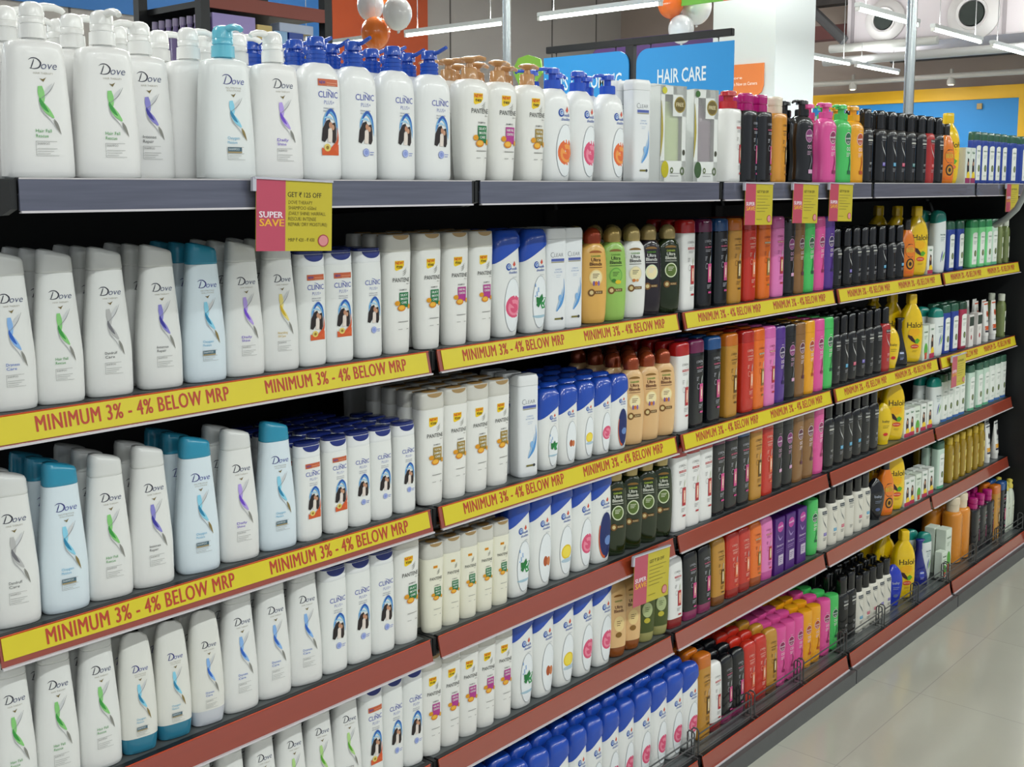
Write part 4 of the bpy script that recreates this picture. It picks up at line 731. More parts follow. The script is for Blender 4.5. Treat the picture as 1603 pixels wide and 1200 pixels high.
# ------------------------------------------------------------------ the goods
# one entry per facing: column of the photo its middle stands at, kind, number of pieces one behind the other, extra setback (mm), lift (mm)
GOODS = {
1: '''58 dovep.green 1|166 dovepb.green 1|355 dovepb.cyan 1|433 dovepl.lilac 1|495 clinicp.orange 4|553 clinicpb.blue 4|616 clinicp.blue 4|673 clinicpb.blue 3
|735 pantpb.green 3|779 pantp.pink 3|826 pantp.gold 2|865 hspl.orange 2|902 hsp.pink 2|950 hspl.orange 2|996 clear 2|1040 win.olive 1|1091 win.mauve 1|1138 lorp.white 2|1166 lorp.plum 2|1186 lorp.plum 2|1211 lorp.gold 2
|1253 sunp.black 2|1290 sunp.pink 2|1314 sunp.green 2|1333 sunp.yellow 2|1352 tre.dark 2|1373 tre.violet 2|1390 tre.cyan 2|1404 tre.rose 2|1420 tre.teal 2|1437 tre.grey 2|1450 tre.red 2|1464 tre.dark 2
|1478 bee 1|1490 halo 1 20|1503 cart.plum 1|1513 cart.plum 1|1523 him.navy 1|1534 him.navy 1|1545 him.navy 1|1555 him.navy 1|1565 him.navy 1|1580 him.navy 1|1597 him.navy 1''',
2: '''15 dove.blue 3|90 dove.green 3|168 dove.grey 3|248 dove.violet 3|318 dove.cyan 3|379 dove.lilac 3|438 dove.yellow 3|481 clinic.orange 3|527 clinic.orange 3|573 clinic.blue 3|618 pant.green 3|666 pant.green 3|709 pant.pink 3|748 pant.pink 3
|787 hs.pink 3|830 hs.mint 3|864 clear 3|890 clear 3|926 garn.honey 3|957 garn.green 3|988 garn.white 3|1013 garn.plum 3|1043 garn.dark 3|1070 lor.white 3|1097 lor.plum 3|1122 lor.blue 3|1144 lor.gold 3|1167 lor.red 3|1190 lor.orange 3
|1211 lor.pink 2|1230 sun.black 2|1244 sun.brown 2|1260 sun.green 2|1277 sun.pink 2|1291 sun.purple 2|1305 tress.dark 3|1322 tress.violet 3|1336 tress.dark 3|1349 tress.grey 3|1361 tress.dark 3|1376 tress.cyan 3|1391 tress.grey 3|1404 tress.cyan 3
|1417 bee 1|1433 halo 3|1450 carts.lady 2|1466 teal 2|1483 him.navy 2|1498 him.navy 2|1519 him.green 2|1531 him.green 2|1542 him.green 2|1551 him.pale 2|1562 oil.green 2|1572 oil.green 2''',
3: '''20 dove.grey 3|100 dove.cyan 3|168 dove.green 3|235 dove.violet 2|308 dove.cyan 3|371 dove.lilac 2|431 dove.cyan 1|481 clinics.orange 6|523 clinics.orange 6|559 clinics.blue 6|593 clinics.blue 6|630 clinics.blue 4
|671 pant.gold 4|708 pant.gold 4|742 pant.gold 4|775 pant.gold 4|820 clear 3|860 hss.mint 5|886 hss.almond 5|912 hss.lemon 5|935 hss.pink 5|960 hss.navy 5|983 garns.peach 4|1009 garns.peach 4|1036 garns.peach 4|1059 lor.white 6
|1084 lor.plum 4|1111 lor.blue 4|1138 lor.gold 4|1164 lor.red 4|1186 lor.orange 3|1203 lor.pink 3|1217 sun.purple 3|1231 sun.black 3|1245 sun.brown 3|1260 sun.yellow 3|1273 sun.pink 3|1286 sun.green 3|1299 tre.dark 3|1314 tre.cyan 3|1328 tre.rose 3
|1342 tre.violet 3|1355 tre.grey 3|1368 tre.dark 3|1381 tre.red 2|1393 oval.yellow 1|1405 spade.black 2|1425 halo 3|1441 cart.green 2|1452 cart.lady 2|1463 teals 2|1476 him.navy 2|1489 him.navy 2|1502 him.red 2|1514 cart.dark 1|1527 cart.dark 1|1541 tube.orange 3|1553 tube.orange 3|1566 oil.green 2''',
4: '''15 dove.green 2|86 dove.green 2|144 dove.green 2|207 dovec.cyan 2|262 dovec.cyan 2|309 dovec.blue 2|361 dove.blue 2|412 dove.blue 2|461 dove.blue 2|513 clinic.blue 2|553 clinic.blue 2|591 clinic.blue 2|632 pant.green 2
|680 pants.green 3|711 pants.green 3|739 pants.green 3|765 pants.green 3|789 pants.green 3|817 hs.mint 2|847 hs.almond 2|875 hs.lemon 2|898 hs.pink 2|921 hs.navy 2|951 garn.dark 2|976 garn.dark 2|1002 garn.dark 2|1028 garn.dark 2
|1056 lor.white 2|1078 lor.white 2|1098 lor.white 2|1118 lor.plum 2|1138 lor.plum 2|1157 lor.blue 2|1177 lor.gold 2|1195 lor.red 2|1210 sun.black 2|1226 sun.black 2|1243 sun.brown 2|1259 sun.brown 2|1275 sun.pink 2|1292 tre.dark 2|1308 tre.cyan 2
|1322 tre.cyan 2|1336 tre.cyan 2|1349 tre.grey 2|1363 tre.dark 2|1381 oval.yellow 1|1399 halos 2|1412 carts.lady 2|1421 carts.lady 2|1430 carts.green 2|1440 carts.lady 2|1450 carts.lady 2|1461 teals 2|1472 him.white 2|1481 him.white 2|1491 him.white 2|1500 him.white 2|1515 him.pale 2|1528 him.pale 2|1538 him.pale 2|1547 him.white 2|1556 him.white 2|1565 him.white 2''',
5: '''30 dove.leaf 2|90 dove.leaf 2|150 dove.leaf 2|205 dove.leaf 2|258 dove.leaf 2|308 dove.leaf 2|355 dove.leaf 2|402 dove.leaf 2|447 dove.leaf 2|494 dove.leaf 2|538 dove.leaf 2|572 clinic.orange 2|601 clinic.blue 2|631 clinic.blue 2|668 pantw.pink 2|698 pantw.pink 2|729 pantw.pink 2|760 pantw.pink 2|788 pantw.pink 2
|820 hs.mint 2|850 hs.almond 2|876 hs.lemon 2|901 hs.pink 2|924 hs.pink 2|947 garnc.peach 2|974 garnc.peach 2|1000 garnc.dark 2|1026 garnc.dark 2|1051 lorc.white 2|1075 lorc.plum 2|1097 lorc.plum 2|1119 lorc.gold 2|1141 lorc.red 2|1159 lorc.red 2|1177 lorc.orange 2
|1194 lorc.pink 2|1211 pack.purple 2|1228 pack.purple 2|1246 pack.purple 2|1267 sunc.green 2|1282 trew.violet 2|1298 trew.cyan 2|1310 trew.rose 2|1324 trew.grey 2|1338 trew.rose 2|1350 trew.cyan 2|1369 oval.black 2|1384 bee 1|1398 halos 2|1413 carts.lady 2|1422 carts.lady 2
|1432 carts.green 2|1442 carts.lady 2|1452 carts.lady 2|1467 him.pale 2|1484 oil.gold 4|1494 oil.gold 4|1504 oil.gold 4|1514 oil.gold 4|1524 oil.gold 4|1533 oil.gold 4|1544 tube.amber 2|1557 tube.amber 2''',
6: '''760 hs.pink 4 30|790 hs.pink 4 30|819 hs.pink 4 30|845 hs.pink 4 30|872 hs.pink 4 30|898 hs.pink 4 30|923 hs.pink 4 30|949 hs.pink 3 30|973 hs.pink 3 30|997 hs.pink 3 30|1020 hs.pink 3 30|1042 hs.pink 3 30|1062 hs.pink 2 30
|1084 lor.gold 4 30|1104 lorc.white 4 30|1127 lorc.plum 4 30|1146 lorc.plum 4 30|1166 lorc.red 4 30|1184 lorc.red 4 30|1202 lorc.gold 4 30|1218 sunc.pink 4 30|1231 sunc.pink 4 30|1243 sunc.pink 4 30|1257 sunc.yellow 4 30|1269 sunc.yellow 4 30|1286 sunc.pink 4 30
|1299 sunc.green 4 30|1315 tre.dark 3 30|1329 tre.dark 3 30|1341 trew.cyan 3 30|1350 trew.rose 3 30|1361 trew.rose 3 30|1371 trew.violet 3 30|1381 trew.violet 3 30|1397 oval.blue 1 30|1412 halo 3 30|1441 spade.navy 2 45|1452 teals 2 60|1461 carts.green 1 20|1476 pack.green 2 30
|1489 jar 2 40|1503 jar 2 40|1518 lorp.plum 2 30|1531 lorp.plum 2 30|1543 lorp.plum 2 30|1554 lor.gold 2 30|1566 lor.blue 2 30|1577 lotion 2 30|1587 lotion 2 30'''}
EXTRA = {  # pieces that stand behind the first rows on their own: column, kind, setback (mm), lift (mm)
1: '14 dovep.violet 62|118 dovep.green 62|222 dovepl.violet 62|298 dovep.violet 62|374 dovep.lilac 62|40 dovep.green 124|97 dovepb.green 124|187 dovep.green 124|252 dovep.violet 124|322 dovepb.lilac 124|352 dovep.violet 186|398 clinicpb.blue 124|985 cartt.white 120|1026 cartt.white 112|985 cartb.white 120 196|1026 cartb.white 112 196',
3: '560 pant.gold 330|592 pant.gold 330|626 pant.gold 330',
6: ''}
BUILD['garns'] = lambda v: garnier(v, .9); BUILD['cartt'] = lambda v: carton(v, 88., 52., 195.)
ROT = {'garn': -28, 'garns': -25, 'garnc': -22, 'halo': -38, 'halos': -38, 'bee': -25, 'dove': -10, 'dovec': -10, 'dovep': -8, 'dovepb': -10, 'dovepl': -8, 'clinic': -6, 'clinics': -6, 'clinicp': -3, 'clinicpb': -3, 'pant': -6, 'pantw': -12, 'pants': -12, 'pantp': -3, 'pantpb': -3,
    'hs': -5, 'hss': -7, 'hsp': -4, 'hspl': -4, 'clear': -12, 'tre': -9, 'tress': -9, 'trew': -14, 'sunp': -12, 'sun': -6, 'sunc': -14, 'win': -14, 'oval': -35, 'spade': -30, 'him': -6, 'carts': -6, 'teal': -15, 'teals': -15, 'lor': -3, 'lorc': -6}
ROWN = ['front row', 'second row', 'third row', 'fourth row', 'fifth row', 'sixth row', 'back row']
ORD = 'first second third fourth fifth sixth seventh eighth ninth tenth eleventh twelfth thirteenth fourteenth fifteenth sixteenth seventeenth eighteenth nineteenth twentieth twenty-first'.split()
NUM = 'zero one two three four five six seven eight nine ten eleven twelve thirteen fourteen fifteen sixteen seventeen eighteen nineteen twenty'.split()
placed = []      # (root, desc, shelf, row, x)
proto = {}
def put(key, s, x, y, z, row, sx=1.):
    K = kind(key); mini = row > 1
    if key not in proto:
        r = empty(K['name']); proto[key] = (r, [obj(n, me, r) for n, me, lb in K['parts']])
        for (n, me, lb), o in zip(K['parts'], proto[key][1]):
            if lb: o['label'] = lb
        tag(r, None, K['cat'])
        kids = proto[key][1]; used_first = True
    else:
        r0, ks = proto[key]; r = r0.copy(); COL.objects.link(r); kids = []
        for c in ks:
            if mini and c.name.split('.')[0] == 'label': continue
            d = c.copy(); COL.objects.link(d); d.parent = r; kids.append(d)
    r.location = (x, y, z); r.rotation_euler = (0, 0, math.radians(ROT.get(key.split('.')[0], 0)+(random.uniform(-2.5, 2.5) if key[:4] not in ('pack', 'cart', 'win.') else 0))); r.scale = (sx*.985, 1, 1)
    placed.append([r, K['desc'], s, row, x]); return r
def eff(key):
    K = kind(key); a = math.radians(ROT.get(key.split('.')[0], 0)); return math.hypot(K['w']*math.cos(a), K['d']*math.sin(a)), math.hypot(K['w']*math.sin(a), K['d']*math.cos(a))
for s in range(1, 7):
    items = []
    for e in GOODS[s].replace('\n', '').split('|'):
        q = e.split(); K = kind(q[1]); n = int(q[2]); yo = float(q[3])/1000 if len(q) > 3 else 0
        we, de = eff(q[1]); y = YF[s]+.019+yo+de/2; x = x_on(float(q[0]), y, ZT[s]+.06)
        items.append([x, y, q[1], n, K])
    sc = [1.]*len(items)
    for _ in range(60):                              # let crowded neighbours share the room between them
        for i in range(len(items)-1):
            a, b = items[i], items[i+1]; need = (eff(a[2])[0]+eff(b[2])[0])/2*.985+.0015; gap = b[0]-a[0]
            if gap < need: m_ = min((need-gap)*.25, .003); a[0] -= m_; b[0] += m_
        items[0][0] = max(items[0][0], .045); items[-1][0] = min(items[-1][0], NB*BAY+.002-items[-1][4]['w']/2)
    for i in range(len(items)-1):
        a, b = items[i], items[i+1]; need = (eff(a[2])[0]+eff(b[2])[0])/2+.0015; gap = b[0]-a[0]
        if gap < need: f = gap/need; sc[i] = min(sc[i], f); sc[i+1] = min(sc[i+1], f)
    if s in (1, 2, 3): print('shelf', s, 'min squeeze', [(it[2], round(q, 2)) for it, q in zip(items, sc) if q < .88])
    for (x, y, key, n, K), q in zip(items, sc):
        if x+K['w']/2 > NB*BAY+.004: x = NB*BAY+.002-K['w']/2*q
        for r in range(n):
            de = eff(key)[1]; yy = y+r*(de+.005)
            if yy+de/2 > YB-.016: break
            put(key, s, x+(random.uniform(-.0015, .0015) if r else 0), yy, ZT[s]+.0004, r, q)
for s, t in EXTRA.items():
    for e in t.split('|'):
        q = e.split()
        if len(q) < 3 or (len(q) > 3 and float(q[3]) < -900): continue
        K = kind(q[1]); y = YF[s]+.019+float(q[2])/1000+K['d']/2; z = ZT[s]+(float(q[3])/1000 if len(q) > 3 else 0)
        y = min(y, YB-.02-K['d']/2)
        put(q[1], s, x_on(float(q[0]), y, z+.1), y, z+.0004, 6 if s == 3 else 3)
by = {}
for p in placed: by.setdefault((p[1], p[2], p[3]), []).append(p)
for (d, s, r), L in by.items():
    L.sort(key=lambda p: p[4]); n = len(L)
    for i, p in enumerate(L):
        pos = 'the only one' if n == 1 else '%s of %s from left' % (ORD[i], NUM[n])
        tag(p[0], '%s, %s shelf %s, %s' % (d, LV[s], ROWN[r], pos), None, '%s shelf: %s' % (LV[s], d))
# ------------------------------------------------------------------ wire fences on the bottom shelf
m_wire = mat('4a4c4c', .3, .4)
def fence():
    r = empty('wire_fence'); L = .285
    b = MB()
    for z in (.010, .036, .060): b.tube([(0.006, 0, z), (L-.006, 0, z)], .0022, 6)
    b.build('rails', m_wire, r)
    for x in (.003, L-.003):
        MB().tube([(x, 0, .0018), (x, 0, .068), (x, .005, .074), (x, .016, .074), (x, .021, .068), (x, .021, .0018)], .0024, 6).build('end_loop', m_wire, r)
        MB().tube([(x-.0, -.012, .0018), (x, -.012, .0045), (x, .045, .0045), (x, .045, .0018)], .0017, 6).build('foot_wire', m_wire, r)
    return r
f0 = fence(); n = 0
xs = [BAY+.3*i+.008 for i in range(0, 12)]
for i, x in enumerate(xs):
    if i == 0: r = f0
    else:
        r = f0.copy(); COL.objects.link(r)
        for c in f0.children: d = c.copy(); COL.objects.link(d); d.parent = r
    r.location = (x, YF[6]+.012, ZT[6]+.0015)
    tag(r, 'low black wire fence along the bottom shelf front, %s of twelve from left' % ORD[i], 'shelf fence', 'wire fences on the bottom shelf')
for ch in f0.children: pass

# ------------------------------------------------------------------ offer cards hung on the price channels
def card(u0, u1, v0, v1, s, full, tilt, label, key):
    y = YF[s]-(.014 if s == 1 else .022); um = (u0+u1)/2
    z1 = CAM.z; pa = atY(u0, (v0+v1)/2, y); pb = atY(u1, (v0+v1)/2, y); pt = atY(um, v0, y); pc = atY(um, v1, y)
    W = pb.x-pa.x; H = pt.z-pc.z; r = empty('offer_card', (pa.x, y, pc.z)); r.rotation_euler = (0, math.radians(tilt), 0)
    tag(r, label, 'offer card', 'pink and yellow offer cards')
    MB().box((0, 0, 0), (W, .0012, H)).build('yellow_panel', mat('c8b830', .35, .3), r, False)
    MB().box((0, -.0006, 0), (W*.37, 0, H)).build('pink_panel', mat('c04c64', .3, .4), r, False)
    hold = MB().box((-W*.03, -.003, H), (W*1.0, .004, H*1.03)).box((-W*.05, -.002, H*.83), (-.001, .004, H*1.02)); hold.build('plastic_holder', mat('c4c4d0', .15, .5), r, False)
    sy = lambda x, z: 0.
    p = Print(lambda x, z: -.7, .2); w_, h_ = W*1000, H*1000
    p.text('SUPER', w_*.185, h_*.47, h_*.085, 'f4e8f0', .04, 0, 'c', w_*.30); p.text('SAVE', w_*.195, h_*.35, h_*.10, 'f0b43c', .05, 0, 'c', w_*.31)
    o = p.mesh('card_heading'); obj('card_heading', o, r)
    p = Print(lambda x, z: 0, .2)
    if full:
        p.text('GET \u20b9 125 OFF', w_*.40, h_*.77, h_*.07, '40381c', .015, 0, 'l', w_*.45)
        for i, t in enumerate(['DOVE THERAPY', 'SHAMPOO 650ml', '(DAILY SHINE/ HAIRFALL', 'RESCUE/ INTENSE', 'REPAIR/ DRY MOISTURE)']):
            p.text(t, w_*.41, h_*(.67-.078*i), h_*.05, '5c5020', -.006, 0, 'l', w_*(.32, .37, .50, .37, .52)[i])
        p.text('MRP \u20b9 420 - \u20b9 430', w_*.41, h_*.135, h_*.05, '5c5020', -.004, 0, 'l', w_*.35)
    else:
        p.text('GET \u20b9 50 OFF', w_*.42, h_*.78, h_*.065, '40381c', .015, 0, 'l', w_*.42)
        p.lines(w_*.42, h_*.70, w_*.48, 6, h_*.075, '8c8030', h_*.012); p.lines(w_*.42, h_*.13, w_*.2, 1, 5, '8c8030', h_*.012)
    p.ell(w_*.88, h_*.15, w_*.075, h_*.09, 'a83c48'); p.ell(w_*.88, h_*.15, w_*.062, h_*.075, 'd88c90')
    obj('card_text', p.mesh('card_text'), r); return r
card(399, 518, 280, 390, 1, True, 2.2, 'large pink and yellow offer card below the lilac-ribbon pump bottle', 'a')
card(1166, 1209, 287, 351, 1, False, 1, 'pink and yellow card on the top shelf below tall amber bottle', 'b')
card(1241, 1280, 287, 348, 1, False, 1.5, 'pink and yellow card below the large black pump bottle', 'c')
card(1298, 1334, 287, 345, 1, False, 1.5, 'pink and yellow card below the mango yellow pump bottle', 'd')
card(1575, 1594, 288, 331, 1, False, 0, 'small pink and yellow card at the far end of the top shelf', 'e')
card(991, 1046, 862, 938, 4, False, 3, 'pink and yellow card on the brick red fourth shelf channel', 'f')
card(1490, 1511, 556, 603, 3, False, 0, 'small pink and yellow card on the far yellow third shelf strip', 'g')

# ------------------------------------------------------------------ room
def struct(name, mb, m): o = mb.build(name, m, None, False); tag(o, kind='structure'); return o
m_floor = mat('a9a99c', .13, .25); nt = m_floor.node_tree; b = nt.nodes['Principled BSDF']
tcn = nt.nodes.new('ShaderNodeTexCoord'); mp = nt.nodes.new('ShaderNodeMapping'); mp.inputs['Location'].default_value = (.23, .30, 0)
br = nt.nodes.new('ShaderNodeTexBrick'); br.offset = 0; br.inputs['Scale'].default_value = 1; br.inputs['Brick Width'].default_value = .6; br.inputs['Row Height'].default_value = .6
br.inputs['Mortar Size'].default_value = .0016; br.inputs['Mortar Smooth'].default_value = .3
br.inputs['Color1'].default_value = lin('c4c4b8'); br.inputs['Color2'].default_value = lin('c0c0b4'); br.inputs['Mortar'].default_value = lin('aeaea6')
nt.links.new(tcn.outputs['Object'], mp.inputs[0]); nt.links.new(mp.outputs[0], br.inputs['Vector'])
no = nt.nodes.new('ShaderNodeTexNoise'); no.inputs['Scale'].default_value = 1.6; no.inputs['Detail'].default_value = 6; nt.links.new(tcn.outputs['Object'], no.inputs['Vector'])
mx = nt.nodes.new('ShaderNodeMix'); mx.data_type = 'RGBA'; mx.blend_type = 'MULTIPLY'; mx.inputs['Factor'].default_value = .25
nt.links.new(br.outputs['Color'], mx.inputs['A']); nt.links.new(no.outputs['Fac'], mx.inputs['B']); nt.links.new(mx.outputs['Result'], b.inputs['Base Color'])
mr = nt.nodes.new('ShaderNodeMapRange'); mr.inputs['To Min'].default_value = .1; mr.inputs['To Max'].default_value = .26; nt.links.new(no.outputs['Fac'], mr.inputs[0]); nt.links.new(mr.outputs[0], b.inputs['Roughness'])
struct('floor', MB().box((-6, -9, -.1), (18, 9.2, 0)), m_floor)
m_grey = noisy(mat('a39e9a', .7), 3, .04); m_tan = noisy(mat('9a8c84', .8), 3, .05); m_white = mat('c8cecf', .6)
struct('ceiling', MB().box((-6, -9, 4.6), (18, 9.2, 4.7)), noisy(mat('9a928c', .8), 2, .06))
struct('wall_back', MB().box((-6, 9, 0), (18, 9.2, 4.6)), m_grey)
struct('wall_right', MB().box((14, -9, 0), (14.2, 9, 4.6)), m_tan)
sm = MB()
for i in range(12): x = 3.9+i*1.05; sm.box((x, 8.992, 0), (x+.02, 9, 4.6))
struct('trim_1', sm, mat('5c5856', .7))
a = atY(105, 11, 8.98)
struct('trim_2', MB().box((-6, 8.97, a.z), (atY(520, 40, 8.97).x, 8.99, 4.6)), mat('2c6cb0', .6))
b0 = atY(520, 60, 8.96).x; b1 = atY(669, 60, 8.96).x
struct('trim_3', MB().box((b0, 8.95, 0), (b1, 8.99, 4.6)), mat('b4491c', .6))

# columns, ducts
def thing(name, mb, m, label, cat, group=None, smooth=False): return tag(mb.build(name, m, None, smooth), label, cat, group)
cA = atX(1213, 100, 8.9); cY = cA.y; cw = atX(1115, 100, 8.9).y-cY
cr = empty('pillar', (8.9, cY, 0)); tag(cr, 'square white pillar behind the hair care sign', 'pillar')
MB().box((0, 0, 0), (.78, cw, 4.6), .004).build('shaft', m_white, cr, False)
MB().box((-.006, -.006, 1.0), (.786, cw+.006, 2.25)).build('poster_band', mat('cfd4e4', .5), cr, False)
pz = atX(1170, 150, 8.88).z; pA = atX(1195, 120, 8.88); pB = atX(1140, 120, 8.88); zt = atX(1170, 100, 8.88).z; zb = atX(1170, 152, 8.88).z
sg = empty('orange_sign', (8.88, 0, 0)); tag(sg, 'small orange sign on the white pillar beside the blue signs', 'sign')
MB().prism([(pA.y, zt), (pB.y, zt), (pB.y, zb), (pA.y+.08, zb), (pA.y+.02, zb+.04), (pA.y, zb+.1)], 'x', 0, .015).build('sign_board', mat('d87838', .5), sg, False)
def wall_text(txt, X, y_right, y_left, z, h, c, parent, bold=.01):
    """writing that reads from the -x side: runs from high y to low y"""
    V, Fc, wd = text2d(txt, bold, 0, 2, 1.); k = (y_left-y_right)/wd
    return obj('lettering', mesh_from('lettering', [(X, y_left-a_*k, z+b_*h/.69) for a_, b_ in V], Fc, [mat(c, .5)], None, False), parent)
wall_text('Store', -.004, pA.y+.22, pA.y+.36, zb+.17, .025, 'f0e0d0', sg); wall_text('is Now on Camera', -.004, pA.y+.06, pB.y-.06, zb+.11, .03, 'f0e0d0', sg)

# aisle signs on a T-shaped stand
SX = 6.2; eR = atX(1148, 48, SX); eL = atX(857, 80, SX)
zb1 = atX(1148, 44, SX).z; st = empty('aisle_sign_stand', (SX, atX(988, 70, SX).y, 0)); tag(st, 'black T-shaped stand holding two blue department signs', 'sign stand')
cy = st.location.y
MB().box((-.02, eR.y-cy, zb1-.05), (.02, eL.y-cy, zb1), .003).build('cross_bar', m_black, st, False)
MB().box((-.02, -.035, .02), (.02, .035, zb1-.05)).build('post', m_black, st, False); MB().box((-.2, -.25, 0), (.2, .25, .02)).build('foot', m_black, st, False)
def aisle_sign(ua, ub, vt, vb, um, txt, label, flip, tl, tr):
    A = atX(ua, vt, SX-.03); B = atX(ub, vt, SX-.03); z1 = zb1-.085; z0 = z1-.40; r = empty('aisle_sign', (SX-.03, 0, 0)); tag(r, label, 'hanging sign', 'blue department signs')
    yl, yr = A.y, B.y; R = .10; pts = []
    arc = lambda cy_, cz_, a0, a1: [(cy_+R*math.cos(math.radians(a0+(a1-a0)*i/6)), cz_+R*math.sin(math.radians(a0+(a1-a0)*i/6))) for i in range(7)]
    if flip: pts = arc(yl-R, z1-R, 0, 90) + [(yr, z1)] + arc(yr+R, z0+R, 180, 270) + [(yl, z0)]
    else: pts = [(yl, z1)] + arc(yr+R, z1-R, 90, 180) + [(yr, z0)] + arc(yl-R, z0+R, 270, 360)
    MB().prism(pts, 'x', -.006, .006).build('sign_panel', mat('2a94dc', .5), r, False)
    wall_text(txt, -.0075, atX(tr, 100, SX).y, atX(tl, 100, SX).y, z0+.15, .095, 'e4f0f8', r, .015)
    for yy in (yl-.12, yr+.12): MB().tube([(0, yy, z1-.02), (.0, yy, z1+.03), (.012, yy+.02, zb1-.052)], .006, 6).build('hook', m_black, r)
aisle_sign(997, 1149, 80, 130, 1070, 'HAIR CARE', 'blue sign reading HAIR CARE hung from the black stand', True, 1034, 1110)
aisle_sign(852, 985, 96, 130, 915, "MEN'S GROOMING", 'blue sign reading GROOMING hung beyond the post', False, 858, 978)

# chrome poles
for u, lb in ((793, 'slim chrome pole rising behind the bronze pump bottles'), (1421, 'thick chrome pole rising behind the black capped bottles')):
    Y = .60; x = x_on(u, Y, 1.9); R = .014 if u < 1000 else .024
    if u < 1000: x = x_on(u, 1.0, 1.9); Y = 1.0
    po = empty('chrome_pole', (x, Y, 0)); tag(po, lb, 'pole'); MB().lathe([(.012, R), (4.6, R)], seg=20).build('tube', mat('c0c6c6', .22, 0, 0, .9), po); MB().lathe([(0, R*2.2), (.012, R*2.2)], seg=20).build('base_plate', mat('a0a4a4', .3, 0, 0, .9), po)

# fluorescent fittings
tube0 = None; cnt = {}
for c, ax, vis in TUBES:
    if tube0 is None:
        r = empty('tube_light_fitting'); tube0 = r
        MB().box((-.61, -.025, -.0), (.61, .025, .035), .004).build('housing', mat('c4c8c8', .5), r, False)
        b = MB().tube([(-.585, 0, -.016), (.585, 0, -.016)], .013, 12); b.build('tube', mat('f6fffa', .4, emit=9.), r)
        for sx in (-.6, .6): MB().box((sx-.012, -.015, -.03), (sx+.012, .015, 0)).build('end_cap', mat('d0d0cc', .5), r, False)
        for sx in (-.45, .45): MB().tube([(sx, 0, .035), (sx, 0, 1.59)], .004, 5).build('suspension', mat('6c6c6c', .5), r)
    else:
        r = tube0.copy(); COL.objects.link(r)
        for ch in tube0.children:
            d = ch.copy(); COL.objects.link(d); d.parent = r
            if vis == 2 and ch.name.startswith('suspension'): d.scale = (1, 1, .2); d.location.z = .028
    if c[0] > 12 and c[2] < 3.1:
        for ch in r.children:
            if ch.name.startswith('suspension'): f_ = (atX(1325, 74, 12.45).z-c[2]-.035)/1.555; ch.scale = (1, 1, f_); ch.location.z = .035*(1-f_)
    r.location = c; r.rotation_euler = (0, 0, 0 if ax == 'x' else math.pi/2)
    row = 'aisle %s' % {-2.2: 'in front', -4.2: 'opposite', .9: 'behind', 2.38: 'by the duct', 4.2: 'by the far wall', 5.8: 'along the back wall, added fill'}.get(c[1], 'beyond the stand') if ax == 'x' else 'crosswise row above the stand' if vis == 1 else 'high under the ceiling, added fill'
    cnt[row] = cnt.get(row, 0)+1
    tag(r, 'suspended fluorescent tube, %s, %s along' % (row, ORD[cnt[row]-1]), 'ceiling light', 'suspended fluorescent tubes')

# second gondola behind, stocked with baby food
gx0 = atY(315, 30, 3.2).x; gx1 = atY(520, 30, 3.2).x; GZ = 2.75
g = empty('tall_rack', (gx0, 3.2, 0)); tag(g, 'tall black rack of boxed goods behind the white pump bottles', 'rack'); GW = gx1-gx0
for x, y in ((0, 0), (GW-.05, 0), (0, .55), (GW-.05, .55)): MB().box((x, y, 0), (x+.05, y+.05, GZ)).build('upright', m_black, g, False)
zf = atY(420, 20, 3.2).z
MB().box((.05, 0, zf-.012), (GW-.05, .02, zf+.055)).build('price_channel', mat('8c4a40', .6), g, False)
MB().box((.05, .02, zf), (GW-.05, .6, zf+.03)).build('top_board', m_black, g, False); MB().box((-.012, 0, GZ-.16), (0, .6, GZ), .001).build('end_rail', m_black, g, False)
MB().box((.05, .56, .05), (GW-.05, .575, zf)).build('back_panel', m_back, g, False)
bz = zf-.392
for zz in (bz, bz-.5, bz-1.0): MB().box((.05, .0, zz-.03), (GW-.05, .56, zz)).build('rack_board', m_black, g, False)
PK = [('9c8cc8', .30, .36, 'lilac pack'), ('c8b06c', .11, .33, 'gold box'), ('8cb4dc', .10, .31, 'light blue box'), ('24449c', .11, .31, 'royal blue box'), ('d8b028', .10, .28, 'mustard box')]
x = gx0+.07
sc_ = (gx1-gx0-.15)/sum(p_[1]+.012 for p_ in PK)
for c, w_, h, nm in PK:
    w_ *= sc_; r = empty('boxed_food', (x+w_/2, 3.262, bz+.0005)); tag(r, nm+' on the tall rack behind the pump bottles', 'food box', 'boxed goods on the tall rack')
    MB().box((-w_/2, -.05, 0), (w_/2, .05, h), .002).build('box', mat(c, .4), r, False)
    p = Print(lambda x_, z_: -50.2); ww = w_*500; p.ell(0, h*620, ww*.7, h*190, 'e8e4ec'); p.ell(0, h*620, ww*.55, h*150, 'c4ccdc' if c != '24449c' else 'b8583c', ring=.85); p.lines(-ww*.5, h*350, ww, 4, h*50, 'e8e8ec', h*20); obj('label', p.mesh(), r)
    x += w_+.012*sc_
r = empty('boxed_food', (gx0+GW*.28, 3.42, zf+.0305)); r.location = (gx1-.22, 3.262, bz+.312); 
tag(r, 'flat white box lying on top of the royal blue box', 'food box', 'boxed goods on the tall rack'); MB().box((-.11, -.04, 0), (.11, .04, .045), .002).build('box', mat('b8c4dc', .4), r, False)
for i in range(7):
    r = empty('lilac_bottle', (gx0+.035, 3.29+i*.062, bz+.0005)); r.scale = (1.6, 1.6, 1.25); tag(r, 'lilac bottle seen through rack end, %s of seven from front' % ORD[i], 'bottle', 'lilac bottles in the rack end')
    r.location.x = gx0+.036; MB().lathe([(0, .016), (.002, .018), (.2, .018), (.24, .008), (.25, .008)], seg=12).build('body', mat('9484b8', .3, .3), r); MB().lathe([(.25, .010), (.28, .009)], seg=10).build('cap', mat('b4a8cc', .4), r)

